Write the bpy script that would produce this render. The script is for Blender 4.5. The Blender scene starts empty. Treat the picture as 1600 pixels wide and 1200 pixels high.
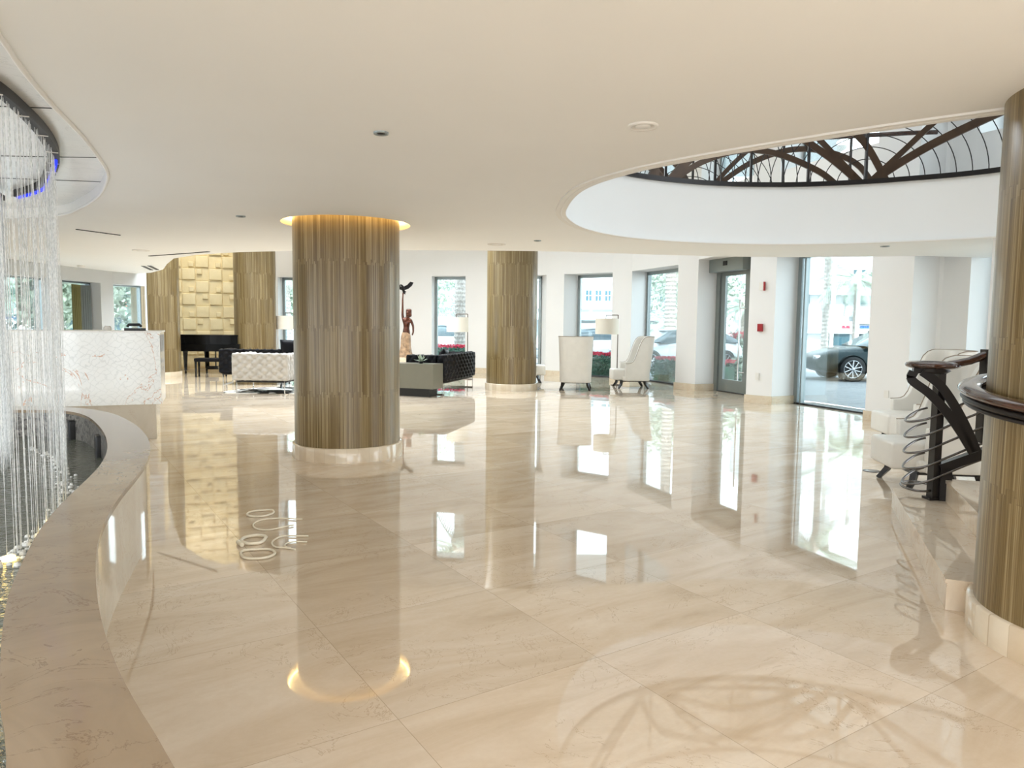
import bpy, bmesh, math, random
from mathutils import Vector, Matrix
from mathutils.geometry import tessellate_polygon
random.seed(7)
PI = math.pi
S = bpy.context.scene
COL = S.collection

# ------------------------------------------------------------------ camera
cam_d = bpy.data.cameras.new('camera')
cam_d.sensor_fit = 'HORIZONTAL'; cam_d.sensor_width = 36.0
cam_d.lens = 36.0 * 1130.1 / 1600.0
cam_d.clip_start = 0.05; cam_d.clip_end = 500
cam = bpy.data.objects.new('camera', cam_d); COL.objects.link(cam)
_p, _r = 0.0826, 0.0112
fw = Vector((0, math.cos(_p), -math.sin(_p))); rt = Vector((1, 0, 0)); up = Vector((0, math.sin(_p), math.cos(_p)))
rt2 = rt * math.cos(_r) + up * math.sin(_r); up2 = -rt * math.sin(_r) + up * math.cos(_r)
M = Matrix((rt2, up2, -fw)).transposed().to_4x4(); M.translation = Vector((0, 0, 1.54))
cam.matrix_world = M
S.camera = cam

# ------------------------------------------------------------------ world, lights, exposure
w = bpy.data.worlds.new('sky'); S.world = w; w.use_nodes = True
nt = w.node_tree; nt.nodes.clear()
wo = nt.nodes.new('ShaderNodeOutputWorld'); bg = nt.nodes.new('ShaderNodeBackground')
tc = nt.nodes.new('ShaderNodeTexCoord'); sp = nt.nodes.new('ShaderNodeSeparateXYZ')
rp = nt.nodes.new('ShaderNodeValToRGB')
rp.color_ramp.elements[0].position = 0.0; rp.color_ramp.elements[0].color = (0.93, 0.97, 1.0, 1)
rp.color_ramp.elements[1].position = 0.6; rp.color_ramp.elements[1].color = (0.72, 0.87, 1.0, 1)
nt.links.new(tc.outputs['Generated'], sp.inputs[0]); nt.links.new(sp.outputs['Z'], rp.inputs[0])
nt.links.new(rp.outputs[0], bg.inputs['Color']); bg.inputs['Strength'].default_value = 3.2
nt.links.new(bg.outputs[0], wo.inputs['Surface'])
sd = bpy.data.lights.new('sun', 'SUN'); sd.energy = 6.0; sd.angle = 0.05; sd.color = (1.0, 0.96, 0.9)
so = bpy.data.objects.new('sun', sd); COL.objects.link(so); so.rotation_euler = (math.radians(36), math.radians(-8), 0)

def area(name, loc, sx, sy, power, color=(1, 1, 1), rot=(0, 0, 0)):
    d = bpy.data.lights.new(name, 'AREA'); d.shape = 'RECTANGLE'; d.size = sx; d.size_y = sy
    d.energy = power; d.color = color
    o = bpy.data.objects.new(name, d); COL.objects.link(o); o.location = loc; o.rotation_euler = rot
    return o
# unseen fill lights added over the double-height window strip and over the upper floor
area('upper_fill', (-4, 16.8, 6.3), 9, 4, 800, (0.88, 0.95, 1.0), (math.radians(-24), 0, 0))
area('upper_fill', (3.2, 6.8, 6.4), 5, 5, 48, (0.93, 0.97, 1.0))
area('rear_fill', (0, -2.4, 2.6), 13, 3, 270, (0.97, 0.98, 1.0))  # unseen light added behind the viewpoint to lift the near ceiling

area('relief_wall_fill', (-9.2, 20.9, 6.4), 3, .8, 90, (1.0, .95, .85), (math.radians(28), 0, 0))  # unseen light added to brighten the gold relief wall
area('upper_edge_fill', (-5.2, 13.3, 6.4), 4.5, 1.4, 120, (.90, .96, 1.0))  # unseen light added so floor bounce brightens the far ceiling
area('fountain_fill', (-4.95, 4.8, .31), 1.2, 2.4, 28, (1, 1, 1), (PI, 0, 0))  # unseen light added just above the water to brighten the recess panel
S.view_settings.view_transform = 'Standard'; S.view_settings.look = 'None'
S.view_settings.gamma = 1.0; S.view_settings.use_curve_mapping = False
S.view_settings.exposure = 0.95
try:
    S.cycles.max_bounces = 10; S.cycles.diffuse_bounces = 6; S.cycles.glossy_bounces = 4
    S.cycles.transparent_max_bounces = 24; S.cycles.sample_clamp_indirect = 6
    S.cycles.caustics_reflective = False; S.cycles.caustics_refractive = False
except Exception:
    pass

# ------------------------------------------------------------------ helpers
class MB:
    def __init__(s): s.v = []; s.f = []; s.mi = []; s.sm = []
    def add(s, verts, faces, mi=0, smooth=False):
        b = len(s.v); s.v += [tuple(p) for p in verts]
        for f in faces: s.f.append([b + i for i in f]); s.mi.append(mi); s.sm.append(smooth)
    def box(s, x0, x1, y0, y1, z0, z1, mi=0):
        s.add([(x0,y0,z0),(x1,y0,z0),(x1,y1,z0),(x0,y1,z0),(x0,y0,z1),(x1,y0,z1),(x1,y1,z1),(x0,y1,z1)],
              [(0,3,2,1),(4,5,6,7),(0,1,5,4),(1,2,6,5),(2,3,7,6),(3,0,4,7)], mi)
    def obox(s, c, ax, hx, hy, z0, z1, mi=0):           # box with plan axis ax (unit 2d)
        ax = Vector(ax).normalized(); ay = Vector((-ax[1], ax[0])); c = Vector(c)
        P = [c + ax*(i*hx) + ay*(j*hy) for i, j in ((-1,-1),(1,-1),(1,1),(-1,1))]
        s.prism([(p[0], p[1]) for p in P], z0, z1, mi)
    def prism(s, poly, z0, z1, mi=0, top=True, bottom=True, smooth=False):
        n = len(poly)
        a = sum(poly[i][0]*poly[(i+1)%n][1]-poly[(i+1)%n][0]*poly[i][1] for i in range(n))
        if a < 0: poly = poly[::-1]
        V = [(x, y, z0) for x, y in poly] + [(x, y, z1) for x, y in poly]
        F = [(i, (i+1)%n, n+(i+1)%n, n+i) for i in range(n)]
        s.add(V, F, mi, smooth)
        tris = tessellate_polygon([[Vector((x, y, 0)) for x, y in poly]])
        for t in tris:
            A, B, Cc = [Vector(poly[i]) for i in t]
            ccw = (B-A).cross(Cc-A) > 0
            t2 = t if ccw else t[::-1]
            if top: s.add([V[n+i] for i in t2], [(0,1,2)], mi)
            if bottom: s.add([V[i] for i in t2[::-1]], [(0,1,2)], mi)
    def sheet(s, loops, z, upward, mi=0):
        L = [[Vector((x, y, 0)) for x, y in l] for l in loops]
        flat = [p for l in L for p in l]
        tris = tessellate_polygon(L)
        V = [(p.x, p.y, z) for p in flat]; F = []
        for t in tris:
            A, B, Cc = [flat[i] for i in t]
            cr = (B-A).cross(Cc-A).z
            if abs(cr) < 1e-10: continue
            F.append(t if (cr > 0) == upward else t[::-1])
        s.add(V, F, mi)
    def ribbon(s, path, z0, z1, mi=0, smooth=True, closed=False):
        n = len(path); V = [(x, y, z0) for x, y in path] + [(x, y, z1) for x, y in path]
        rng = range(n if closed else n-1)
        s.add(V, [(i, (i+1)%n, n+(i+1)%n, n+i) for i in rng], mi, smooth)
    def lathe(s, prof, n=32, c=(0,0,0), mi=0, smooth=True, cap=True):
        V = []; m = len(prof)
        for k in range(n):
            a = 2*PI*k/n
            for r, z in prof: V.append((c[0]+r*math.cos(a), c[1]+r*math.sin(a), c[2]+z))
        F = []
        for k in range(n):
            k2 = (k+1) % n
            for j in range(m-1): F.append((k*m+j, k2*m+j, k2*m+j+1, k*m+j+1))
        s.add(V, F, mi, smooth)
        if cap:
            if prof[0][0] > 1e-6: s.add([V[k*m] for k in range(n)], [tuple(range(n))[::-1]], mi)
            if prof[-1][0] > 1e-6: s.add([V[k*m+m-1] for k in range(n)], [tuple(range(n))], mi)
    def tube(s, pts, r, n=8, mi=0, smooth=True, closed=False, cap=True, flat=None):
        # r: number or list; flat=(w,h) rectangular/elliptic scale with up z
        P = [Vector(p) for p in pts]; m = len(P)
        rr = r if isinstance(r, (list, tuple)) else [r]*m
        V = []; prevu = None
        for i, p in enumerate(P):
            if closed: t = P[(i+1) % m] - P[i-1]
            else: t = P[min(i+1, m-1)] - P[max(i-1, 0)]
            if t.length < 1e-9: t = Vector((0,0,1))
            t.normalize()
            if flat:
                u = Vector((0,0,1)) - t*t.z
                if u.length < 1e-3: u = prevu or Vector((1,0,0))
                u.normalize(); sdv = t.cross(u)
            else:
                if prevu is None:
                    u = Vector((0,0,1)) if abs(t.z) < .9 else Vector((1,0,0))
                else: u = prevu
                u = (u - t*u.dot(t)).normalized(); sdv = t.cross(u)
            prevu = u
            for k in range(n):
                a = 2*PI*k/n + (PI/n if flat and n == 4 else 0)
                if flat:
                    q = math.sqrt(2) if n == 4 else 1
                    V.append(p + sdv*(math.cos(a)*flat[0]*q*rr[i]) + u*(math.sin(a)*flat[1]*q*rr[i]))
                else: V.append(p + sdv*(math.cos(a)*rr[i]) + u*(math.sin(a)*rr[i]))
        F = []
        for i in range(m if closed else m-1):
            j = (i+1) % m
            for k in range(n):
                k2 = (k+1) % n; F.append((i*n+k, i*n+k2, j*n+k2, j*n+k))
        s.add(V, F, mi, smooth)
        if cap and not closed:
            s.add([V[k] for k in range(n)], [tuple(range(n))[::-1]], mi); s.add([V[(m-1)*n+k] for k in range(n)], [tuple(range(n))], mi)
    def bar(s, a, b, w, h=None, mi=0): s.tube([a, b], 1, 4, mi, smooth=False, flat=(w/2, (h or w)/2))
    def rbox(s, x0, x1, y0, y1, z0, z1, r, seg=8, mi=0, tuft=None, amp=.02):
        # rounded (optionally tufted) box
        c = Vector(((x0+x1)/2,(y0+y1)/2,(z0+z1)/2)); hx, hy, hz = (x1-x0)/2,(y1-y0)/2,(z1-z0)/2
        r = min(r, hx, hy, hz)
        dims = (hx, hy, hz)
        step = (tuft/6 if tuft else max(dims)/seg*1.0)
        for ax in range(3):
            a1, a2 = (ax+1) % 3, (ax+2) % 3
            def samp(h):
                if tuft:
                    n = max(6, int(2*h/step)); return [-h + 2*h*i/n for i in range(n+1)]
                core = h - r
                pts = [-h, -h+.25*r, -h+.6*r, -core, core, h-.6*r, h-.25*r, h]
                return pts
            U = samp(dims[a1]); W = samp(dims[a2])
            for sg in (-1, 1):
                V = []
                for u in U:
                    for v in W:
                        p = [0,0,0]; p[ax] = sg*dims[ax]; p[a1] = u; p[a2] = v
                        q = Vector([max(-(dims[i]-r), min(dims[i]-r, p[i])) for i in range(3)])
                        d = Vector(p) - q
                        if d.length < 1e-9: d = Vector((0,0,0)); d[ax] = sg
                        d.normalize(); P = q + d*r
                        if tuft:
                            pu, pv = u/tuft, v/tuft*.8
                            hgt = abs(math.cos(PI*(pu+pv)/1)*math.cos(PI*(pu-pv)/1))**.5
                            e = min(1, (dims[a1]-abs(u))/.04, (dims[a2]-abs(v))/.04) if ax != 9 else 1
                            P = P + d*amp*((hgt-1)*max(0, e))
                        V.append(P + c)
                nW = len(W); F = []
                for i in range(len(U)-1):
                    for j in range(nW-1):
                        f = (i*nW+j, (i+1)*nW+j, (i+1)*nW+j+1, i*nW+j+1)
                        F.append(f if sg > 0 else f[::-1])
                s.add(V, F, mi, True)
    def xf(s, mat, start=0):
        for i in range(start, len(s.v)): s.v[i] = tuple(mat @ Vector(s.v[i]))
    def build(s, name, mats, parent=None, loc=None):
        me = bpy.data.meshes.new(name)
        me.from_pydata(s.v, [], s.f)
        for m in (mats if isinstance(mats, (list, tuple)) else [mats]): me.materials.append(m)
        for p, i, sm in zip(me.polygons, s.mi, s.sm): p.material_index = i; p.use_smooth = sm
        me.validate(); me.update()
        o = bpy.data.objects.new(name, me); COL.objects.link(o)
        if parent: o.parent = parent
        if loc: o.location = loc
        return o
def weld(o, d=1e-4):
    bm = bmesh.new(); bm.from_mesh(o.data); bmesh.ops.remove_doubles(bm, verts=bm.verts, dist=d)
    bmesh.ops.recalc_face_normals(bm, faces=bm.faces); bm.to_mesh(o.data); bm.free(); return o
def tag(o, label=None, cat=None, group=None, kind=None):
    if label: o['label'] = label
    if cat: o['category'] = cat
    if group: o['group'] = group
    if kind: o['kind'] = kind
    return o
def thing(name, label, cat, loc=(0,0,0), rz=0, group=None, kind=None):
    o = bpy.data.objects.new(name, None); COL.objects.link(o); o.location = loc; o.rotation_euler = (0,0,rz)
    o.empty_display_size = .1
    return tag(o, label, cat, group, kind)
def struct(name, mb, m, parent=None):
    o = mb.build(name, m, parent)
    if not parent: o['kind'] = 'structure'
    return o
def dup(root, loc=None, rz=None, label=None, group=None, scale=None):
    r = root.copy(); COL.objects.link(r)
    if loc is not None: r.location = loc
    if rz is not None: r.rotation_euler = (0, 0, rz)
    if scale is not None: r.scale = (scale,)*3
    if label: r['label'] = label
    if group: r['group'] = group
    for ch in root.children:
        c = ch.copy(); COL.objects.link(c); c.parent = r
        for g in ch.children:
            d = g.copy(); COL.objects.link(d); d.parent = c
    return r
def crom(P, n=8, closed=False):
    out = []; m = len(P)
    for i in range(m if closed else m-1):
        if closed: a, b, c, d = P[i-1], P[i], P[(i+1) % m], P[(i+2) % m]
        else: a, b, c, d = P[max(i-1,0)], P[i], P[i+1], P[min(i+2, m-1)]
        for k in range(n):
            t = k/n
            out.append(tuple(.5*((2*b[j]) + (-a[j]+c[j])*t + (2*a[j]-5*b[j]+4*c[j]-d[j])*t*t + (-a[j]+3*b[j]-3*c[j]+d[j])*t**3) for j in range(len(b))))
    if not closed: out.append(tuple(P[-1]))
    return out
def smoothpoly(P, it=2):          # light smoothing of measured points
    P = [list(p) for p in P]
    for _ in range(it):
        Q = [list(p) for p in P]
        for i in range(1, len(P)-1):
            for j in range(len(P[0])): Q[i][j] = .25*P[i-1][j]+.5*P[i][j]+.25*P[i+1][j]
        P = Q
    return [tuple(p) for p in P]
def circle(cx, cy, r, n=64): return [(cx+r*math.cos(2*PI*k/n), cy+r*math.sin(2*PI*k/n)) for k in range(n)]

# ------------------------------------------------------------------ materials
class N:
    def __init__(s, name):
        s.m = bpy.data.materials.new(name); s.m.use_nodes = True; s.t = s.m.node_tree; s.t.nodes.clear()
        s.out = s.n('ShaderNodeOutputMaterial')
    def n(s, ty, **k):
        x = s.t.nodes.new(ty)
        for a, b in k.items(): setattr(x, a, b)
        return x
    def l(s, a, b): s.t.links.new(a, b)
    def math(s, op, a, b=None, c=None):
        x = s.n('ShaderNodeMath', operation=op)
        for i, v in enumerate((a, b, c)):
            if v is None: continue
            if isinstance(v, (int, float)): x.inputs[i].default_value = v
            else: s.l(v, x.inputs[i])
        return x.outputs[0]
    def coord(s, scale=None, rot=None, src='Object'):
        t = s.n('ShaderNodeTexCoord'); o = t.outputs[src]
        if scale or rot:
            mp = s.n('ShaderNodeMapping')
            if scale: mp.inputs['Scale'].default_value = scale
            if rot: mp.inputs['Rotation'].default_value = rot
            s.l(o, mp.inputs[0]); o = mp.outputs[0]
        return o
    def noise(s, vec, scale, detail=4, rough=.5, dist=0):
        x = s.n('ShaderNodeTexNoise'); x.inputs['Scale'].default_value = scale; x.inputs['Detail'].default_value = detail
        x.inputs['Roughness'].default_value = rough; x.inputs['Distortion'].default_value = dist
        s.l(vec, x.inputs['Vector']); return x.outputs[0]
    def ramp(s, fac, stops):
        x = s.n('ShaderNodeValToRGB'); cr = x.color_ramp
        while len(cr.elements) < len(stops): cr.elements.new(.5)
        for e, (p, c) in zip(cr.elements, stops): e.position = p; e.color = tuple(c)+(1,)
        s.l(fac, x.inputs[0]); return x.outputs[0]
    def mix(s, f, a, b, mode='MIX'):
        x = s.n('ShaderNodeMix', data_type='RGBA', blend_type=mode)
        for k, v in ((0, f), (6, a), (7, b)):
            if isinstance(v, (int, float)): x.inputs[k].default_value = v
            elif isinstance(v, tuple): x.inputs[k].default_value = v+(1,)
            else: s.l(v, x.inputs[k])
        return x.outputs[2]
    def bsdf(s, color, rough=.5, metal=0, spec=.5, coat=0, ior=1.5, bump=None, bs=.1, bd=.01, sheen=0, trans=0, emis=None, es=0):
        b = s.n('ShaderNodeBsdfPrincipled')
        def st(k, v):
            if isinstance(v, (int, float)): b.inputs[k].default_value = v
            elif isinstance(v, tuple): b.inputs[k].default_value = v+(1,)
            else: s.l(v, b.inputs[k])
        st('Base Color', color); st('Roughness', rough); st('Metallic', metal); st('Specular IOR Level', spec)
        st('Coat Weight', coat); st('IOR', ior); st('Coat Roughness', .04); st('Sheen Weight', sheen); st('Transmission Weight', trans)
        if emis: st('Emission Color', emis); st('Emission Strength', es)
        if bump is not None:
            x = s.n('ShaderNodeBump'); x.inputs['Strength'].default_value = bs; x.inputs['Distance'].default_value = bd
            s.l(bump, x.inputs['Height']); s.l(x.outputs[0], b.inputs['Normal'])
        s.l(b.outputs[0], s.out.inputs[0]); return s.m
def plain(name, c, rough=.5, metal=0, var=.06, scale=6, **k):
    n = N(name); v = n.noise(n.coord(), scale, 3)
    col = n.ramp(v, [(.3, tuple(x*(1-var) for x in c)), (.7, tuple(min(1, x*(1+var)) for x in c))])
    return n.bsdf(col, rough, metal, **k)
def emit(name, c, st):
    n = N(name); e = n.n('ShaderNodeEmission'); e.inputs[0].default_value = c+(1,); e.inputs[1].default_value = st
    n.l(e.outputs[0], n.out.inputs[0]); return n.m

m_wall = plain('white_wall_paint', (.80, .795, .785), .6, var=.01, scale=1)
m_ceil = plain('ceiling_paint', (.86, .87, .865), .7, var=.01, scale=1)
m_trimw = plain('white_trim', (.82, .81, .78), .5, var=.01)

def mk_floor():
    n = N('polished_cream_marble_floor'); co = n.coord()
    mp = n.n('ShaderNodeMapping'); mp.vector_type = 'POINT'
    mp.inputs['Rotation'].default_value = (0, 0, -math.radians(32.955)); mp.inputs['Location'].default_value = (-.11, -.5, 0)
    n.l(co, mp.inputs[0]); sx = n.n('ShaderNodeSeparateXYZ'); n.l(mp.outputs[0], sx.inputs[0])
    u, v = sx.outputs[0], sx.outputs[1]
    fu = n.math('FLOOR', u); fv = n.math('FLOOR', v)
    du = n.math('ABSOLUTE', n.math('SUBTRACT', n.math('FRACT', n.math('ADD', u, .5)), .5))
    dv = n.math('ABSOLUTE', n.math('SUBTRACT', n.math('FRACT', n.math('ADD', v, .5)), .5))
    seam = n.math('LESS_THAN', n.math('MINIMUM', du, dv), .0014)
    cb = n.n('ShaderNodeCombineXYZ'); n.l(fu, cb.inputs[0]); n.l(fv, cb.inputs[1])
    wn = n.n('ShaderNodeTexWhiteNoise'); wn.noise_dimensions = '3D'; n.l(cb.outputs[0], wn.inputs[0])
    # shifted coords per tile so that the veins break at each seam
    add = n.n('ShaderNodeVectorMath', operation='MULTIPLY_ADD'); n.l(wn.outputs[1], add.inputs[0]); add.inputs[1].default_value = (7, 7, 7); n.l(mp.outputs[0], add.inputs[2])
    st = n.n('ShaderNodeMapping'); st.inputs['Scale'].default_value = (.55, 2.0, 1); st.inputs['Rotation'].default_value = (0, 0, .35); n.l(add.outputs[0], st.inputs[0])
    big = n.noise(st.outputs[0], 1.6, 6, .6, 1.2)
    fine = n.noise(add.outputs[0], 34, 5, .65, .4)
    base = n.ramp(big, [(.25, (.555, .44, .315)), (.5, (.67, .56, .435)), (.75, (.75, .66, .55))])
    base = n.mix(n.math('MULTIPLY', n.math('SUBTRACT', fine, .35), .35), base, (.50, .36, .22), 'MIX')
    tint = n.math('ADD', .93, n.math('MULTIPLY', wn.outputs[0], .12))
    cc = n.n('ShaderNodeCombineXYZ'); 
    for i in range(3): n.l(tint, cc.inputs[i])
    base = n.mix(1.0, base, cc.outputs[0], 'MULTIPLY')
    vn = n.noise(add.outputs[0], 2.4, 8, .62, 2.2)
    vein = n.math('LESS_THAN', n.math('ABSOLUTE', n.math('SUBTRACT', vn, .5)), .0045)
    msk = n.math('GREATER_THAN', n.noise(add.outputs[0], 1.5, 2), .50)
    base = n.mix(n.math('MULTIPLY', n.math('MULTIPLY', vein, msk), .38), base, (.30, .19, .10))
    base = n.mix(n.math('MULTIPLY', seam, .55), base, (.26, .19, .12))
    return n.bsdf(base, .022, 0, .5, ior=1.85)
m_floor = mk_floor()

def mk_marble(name, c0, c1, veinc, rough=.12, sc=1.0, vein=.006, vamt=.4, **k):
    n = N(name); co = n.coord(); big = n.noise(co, 2.2*sc, 6, .6, 1)
    base = n.ramp(big, [(.3, c0), (.7, c1)])
    vn = n.noise(co, 2.6*sc, 8, .6, 1.8); v = n.math('LESS_THAN', n.math('ABSOLUTE', n.math('SUBTRACT', vn, .5)), vein)
    base = n.mix(n.math('MULTIPLY', v, vamt), base, veinc)
    return n.bsdf(base, rough, **k)
m_base = mk_marble('cream_marble_skirting', (.60, .49, .35), (.74, .66, .53), (.5, .28, .12), .12)
m_step = mk_marble('cream_marble_step', (.66, .55, .42), (.76, .67, .55), (.5, .3, .15), .05, ior=1.6)
m_ledge = mk_marble('shaded_marble_ledge', (.26, .192, .125), (.35, .27, .18), (.16, .10, .06), .12, vein=.005, vamt=.5, ior=1.55)  # ledge top darkened so its colour carries the shade
m_ledge_side = mk_marble('lit_marble_ledge_side', (.66, .61, .52), (.76, .72, .64), (.6, .5, .4), .05, ior=1.6)  # ledge side paled so its colour carries the light falling on it
m_stonepanel = mk_marble('pale_stone_panel', (.84, .85, .84), (.92, .92, .91), (.55, .56, .56), .25, vamt=.3)
def mk_onyx():
    n = N('white_onyx'); co = n.coord()
    def veins(rot, sc, wdt, d):
        mp = n.n('ShaderNodeMapping'); mp.inputs['Rotation'].default_value = rot; mp.inputs['Scale'].default_value = (1, 1, 1); n.l(co, mp.inputs[0])
        wv = n.n('ShaderNodeTexWave'); wv.inputs['Scale'].default_value = sc; wv.inputs['Distortion'].default_value = d*1.8; wv.inputs['Detail'].default_value = 5; wv.inputs['Detail Scale'].default_value = 1.5
        n.l(mp.outputs[0], wv.inputs[0]); return n.ramp(wv.outputs[1], [(0, (1,1,1)), (wdt, (0,0,0))])
    a = veins((0, .8, .3), 5.2, .07, 5); b = veins((0, -.9, -.4), 4.3, .06, 5)
    v = n.math('MAXIMUM', a, b); msk = n.noise(co, 2.5, 3)
    base = n.mix(n.math('MULTIPLY', v, n.math('MULTIPLY', msk, .8)), (.90, .93, .93), (.60, .64, .64))
    r1 = n.noise(co, .9, 7, .6, 1.6); rv = n.math('LESS_THAN', n.math('ABSOLUTE', n.math('SUBTRACT', r1, .5)), .004)
    base = n.mix(n.math('MULTIPLY', rv, .7), base, (.55, .25, .12))
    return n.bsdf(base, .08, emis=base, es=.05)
m_onyx = mk_onyx()
def mk_column():
    n = N('striated_stone_cladding'); co = n.coord(); sx = n.n('ShaderNodeSeparateXYZ'); n.l(co, sx.inputs[0])
    ang = n.math('ARCTAN2', sx.outputs[1], sx.outputs[0])
    a = n.math('MULTIPLY', ang, 44.0)
    vo = n.n('ShaderNodeTexVoronoi'); vo.voronoi_dimensions = '1D'; vo.inputs['Scale'].default_value = 1.0; vo.inputs['Randomness'].default_value = .75
    n.l(a, vo.inputs['W'])
    sc = n.n('ShaderNodeSeparateColor'); n.l(vo.outputs['Color'], sc.inputs[0])
    stepz = n.math('MULTIPLY', n.math('FLOOR', n.math('MULTIPLY', sc.outputs[0], 2.99)), .030)
    zz = n.math('MULTIPLY', n.math('ADD', sx.outputs[2], n.math('ADD', stepz, -.06)), 1/.72)
    bz = n.math('FLOOR', zz); jz = n.math('LESS_THAN', n.math('FRACT', zz), .006)
    cb = n.n('ShaderNodeCombineXYZ'); n.l(sc.outputs[1], cb.inputs[0]); n.l(bz, cb.inputs[1])
    wn = n.n('ShaderNodeTexWhiteNoise'); n.l(cb.outputs[0], wn.inputs[0])
    c2 = n.n('ShaderNodeCombineXYZ'); n.l(n.math('MULTIPLY', ang, 110), c2.inputs[0]); n.l(n.math('MULTIPLY', sx.outputs[2], 1.1), c2.inputs[1]); n.l(n.math('MULTIPLY', wn.outputs[0], 30), c2.inputs[2])
    st = n.noise(c2.outputs[0], 1.4, 5, .6)
    f = n.math('ADD', n.math('MULTIPLY', wn.outputs[0], .27), n.math('ADD', n.math('MULTIPLY', st, .85), .02))
    col = n.ramp(f, [(.30, (.070, .040, .011)), (.48, (.145, .096, .034)), (.66, (.235, .172, .078)), (.84, (.42, .345, .205))])
    vd = n.n('ShaderNodeTexVoronoi'); vd.voronoi_dimensions = '1D'; vd.feature = 'DISTANCE_TO_EDGE'; vd.inputs['Scale'].default_value = 1.0; vd.inputs['Randomness'].default_value = .75
    n.l(a, vd.inputs['W'])
    edge = n.math('MAXIMUM', n.math('LESS_THAN', vd.outputs['Distance'], .035), jz)
    col = n.mix(n.math('MULTIPLY', edge, .5), col, (.12, .08, .04))
    hgt = n.math('MULTIPLY', st, .3)
    return n.bsdf(col, .28, ior=1.5, bump=hgt, bs=.08, bd=.004)
m_col = mk_column()
def mk_wood(name, c0, c1, rough=.12):
    n = N(name); co = n.coord((1, 1, 6)); v = n.noise(co, 6, 5, .6, .5)
    return n.bsdf(n.ramp(v, [(.3, c0), (.7, c1)]), rough, coat=.6)
m_mahog = mk_wood('dark_mahogany', (.020, .008, .005), (.075, .030, .017))
m_bronze = plain('dark_bronze_metal', (.012, .009, .008), .35, .2)
m_rib = plain('bronze_flat_bar', (.06, .034, .018), .38, .35, var=.2)
m_wire = plain('grey_steel_wire', (.16, .15, .145), .25, .9)
m_chrome = plain('chrome', (.75, .77, .78), .08, 1, var=.02)
m_black = plain('black_lacquer', (.004, .004, .004), .12, spec=.25)
m_blackv = plain('black_velvet', (.004, .004, .006), .40, spec=.16)
m_silver = plain('silver_grey_velvet', (.47, .44, .40), .5, sheen=.4)
m_darkv = plain('charcoal_velvet', (.05, .055, .06), .4, sheen=.3)
m_leather = plain('cream_leather', (.74, .72, .67), .35, var=.03)
m_pipe = plain('brown_piping', (.30, .24, .18), .5)
m_legw = plain('espresso_wood', (.012, .009, .008), .25)
m_shade = N('linen_lamp_shade'); m_shade = m_shade.bsdf((.80, .75, .65), .8, emis=(.9, .8, .65), es=.0)
m_lamp = plain('brushed_bronze_pole', (.16, .13, .11), .3, .9)
m_frame = plain('grey_aluminium_frame', (.33, .38, .39), .35, .5, var=.02)
m_framed = plain('dark_aluminium_frame', (.10, .115, .12), .35, .5, var=.02)
m_doorm = plain('door_grey_metal', (.255, .285, .275), .35, .5, var=.02)
m_gold = mk_marble('gold_cream_relief_tile', (.80, .68, .40), (.88, .77, .50), (.5, .4, .2), .35, vamt=.1)
m_red = plain('red_plastic', (.35, .01, .015), .3)
m_olive = plain('olive_grey_lacquer', (.165, .16, .125), .3, var=.03)
m_plastic = plain('white_plastic', (.78, .76, .72), .4, var=.01)
m_slot = plain('black_slot', (.012, .012, .012), .5)
def mk_glass():
    n = N('clear_glass'); tr = n.n('ShaderNodeBsdfTransparent'); tr.inputs[0].default_value = (.93, .985, .985, 1)
    g = n.n('ShaderNodeBsdfGlossy'); g.inputs['Roughness'].default_value = .01
    fr = n.n('ShaderNodeFresnel'); fr.inputs[0].default_value = 1.45
    mx = n.n('ShaderNodeMixShader'); n.l(n.math('MINIMUM', fr.outputs[0], .5), mx.inputs[0]); n.l(tr.outputs[0], mx.inputs[1]); n.l(g.outputs[0], mx.inputs[2])
    n.l(mx.outputs[0], n.out.inputs[0]); return n.m
m_glass = mk_glass()
def mk_string():
    n = N('clear_nylon_line_with_water')
    co = n.coord((1, 1, 1)); v = n.noise(co, 40, 3)
    b = n.n('ShaderNodeBsdfPrincipled'); n.l(n.ramp(v, [(.35, (.62, .65, .66)), (.65, (.98, 1, 1))]), b.inputs['Base Color'])
    b.inputs['Roughness'].default_value = .15
    tr = n.n('ShaderNodeBsdfTransparent'); mx = n.n('ShaderNodeMixShader'); mx.inputs[0].default_value = .75
    n.l(tr.outputs[0], mx.inputs[1]); n.l(b.outputs[0], mx.inputs[2]); n.l(mx.outputs[0], n.out.inputs[0]); return n.m
m_string = mk_string()
def mk_water():
    n = N('rippled_water'); co = n.coord((1, 1.6, 1)); v = n.noise(co, 9, 4, .6, .8)
    return n.bsdf((.12, .13, .095), .03, ior=1.6, spec=.5, bump=v, bs=1.0, bd=.06)
m_water = mk_water()
def mk_mosaic():
    n = N('grey_mosaic'); co = n.coord(); sx = n.n('ShaderNodeTexVoronoi'); sx.inputs['Scale'].default_value = 38; n.l(co, sx.inputs['Vector'])
    s2 = n.n('ShaderNodeSeparateColor'); n.l(sx.outputs['Color'], s2.inputs[0])
    return n.bsdf(n.ramp(s2.outputs[0], [(.1, (.06, .055, .05)), (.9, (.30, .28, .25))]), .3)
m_mosaic = mk_mosaic()
m_foam = plain('white_water_splash', (.85, .87, .86), .3)
m_warmled = emit('warm_pool_light', (1.0, .72, .25), 3.0)
m_blueled = emit('blue_led', (.03, .05, 1.0), .9)
m_cove = emit('warm_cove_led', (1.0, .66, .24), 9.0)
m_skin = plain('brown_bronze_patina', (.10, .028, .012), .18, .6, var=.4, scale=12, coat=.5)
m_skirt = plain('pale_orange_patina', (.34, .22, .13), .3, .2, var=.5, scale=9)
m_darkb = plain('black_bronze', (.012, .010, .010), .3, .6)
m_leaf = plain('dark_green_leaves', (.02, .09, .05), .5, var=.5, scale=9)
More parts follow.
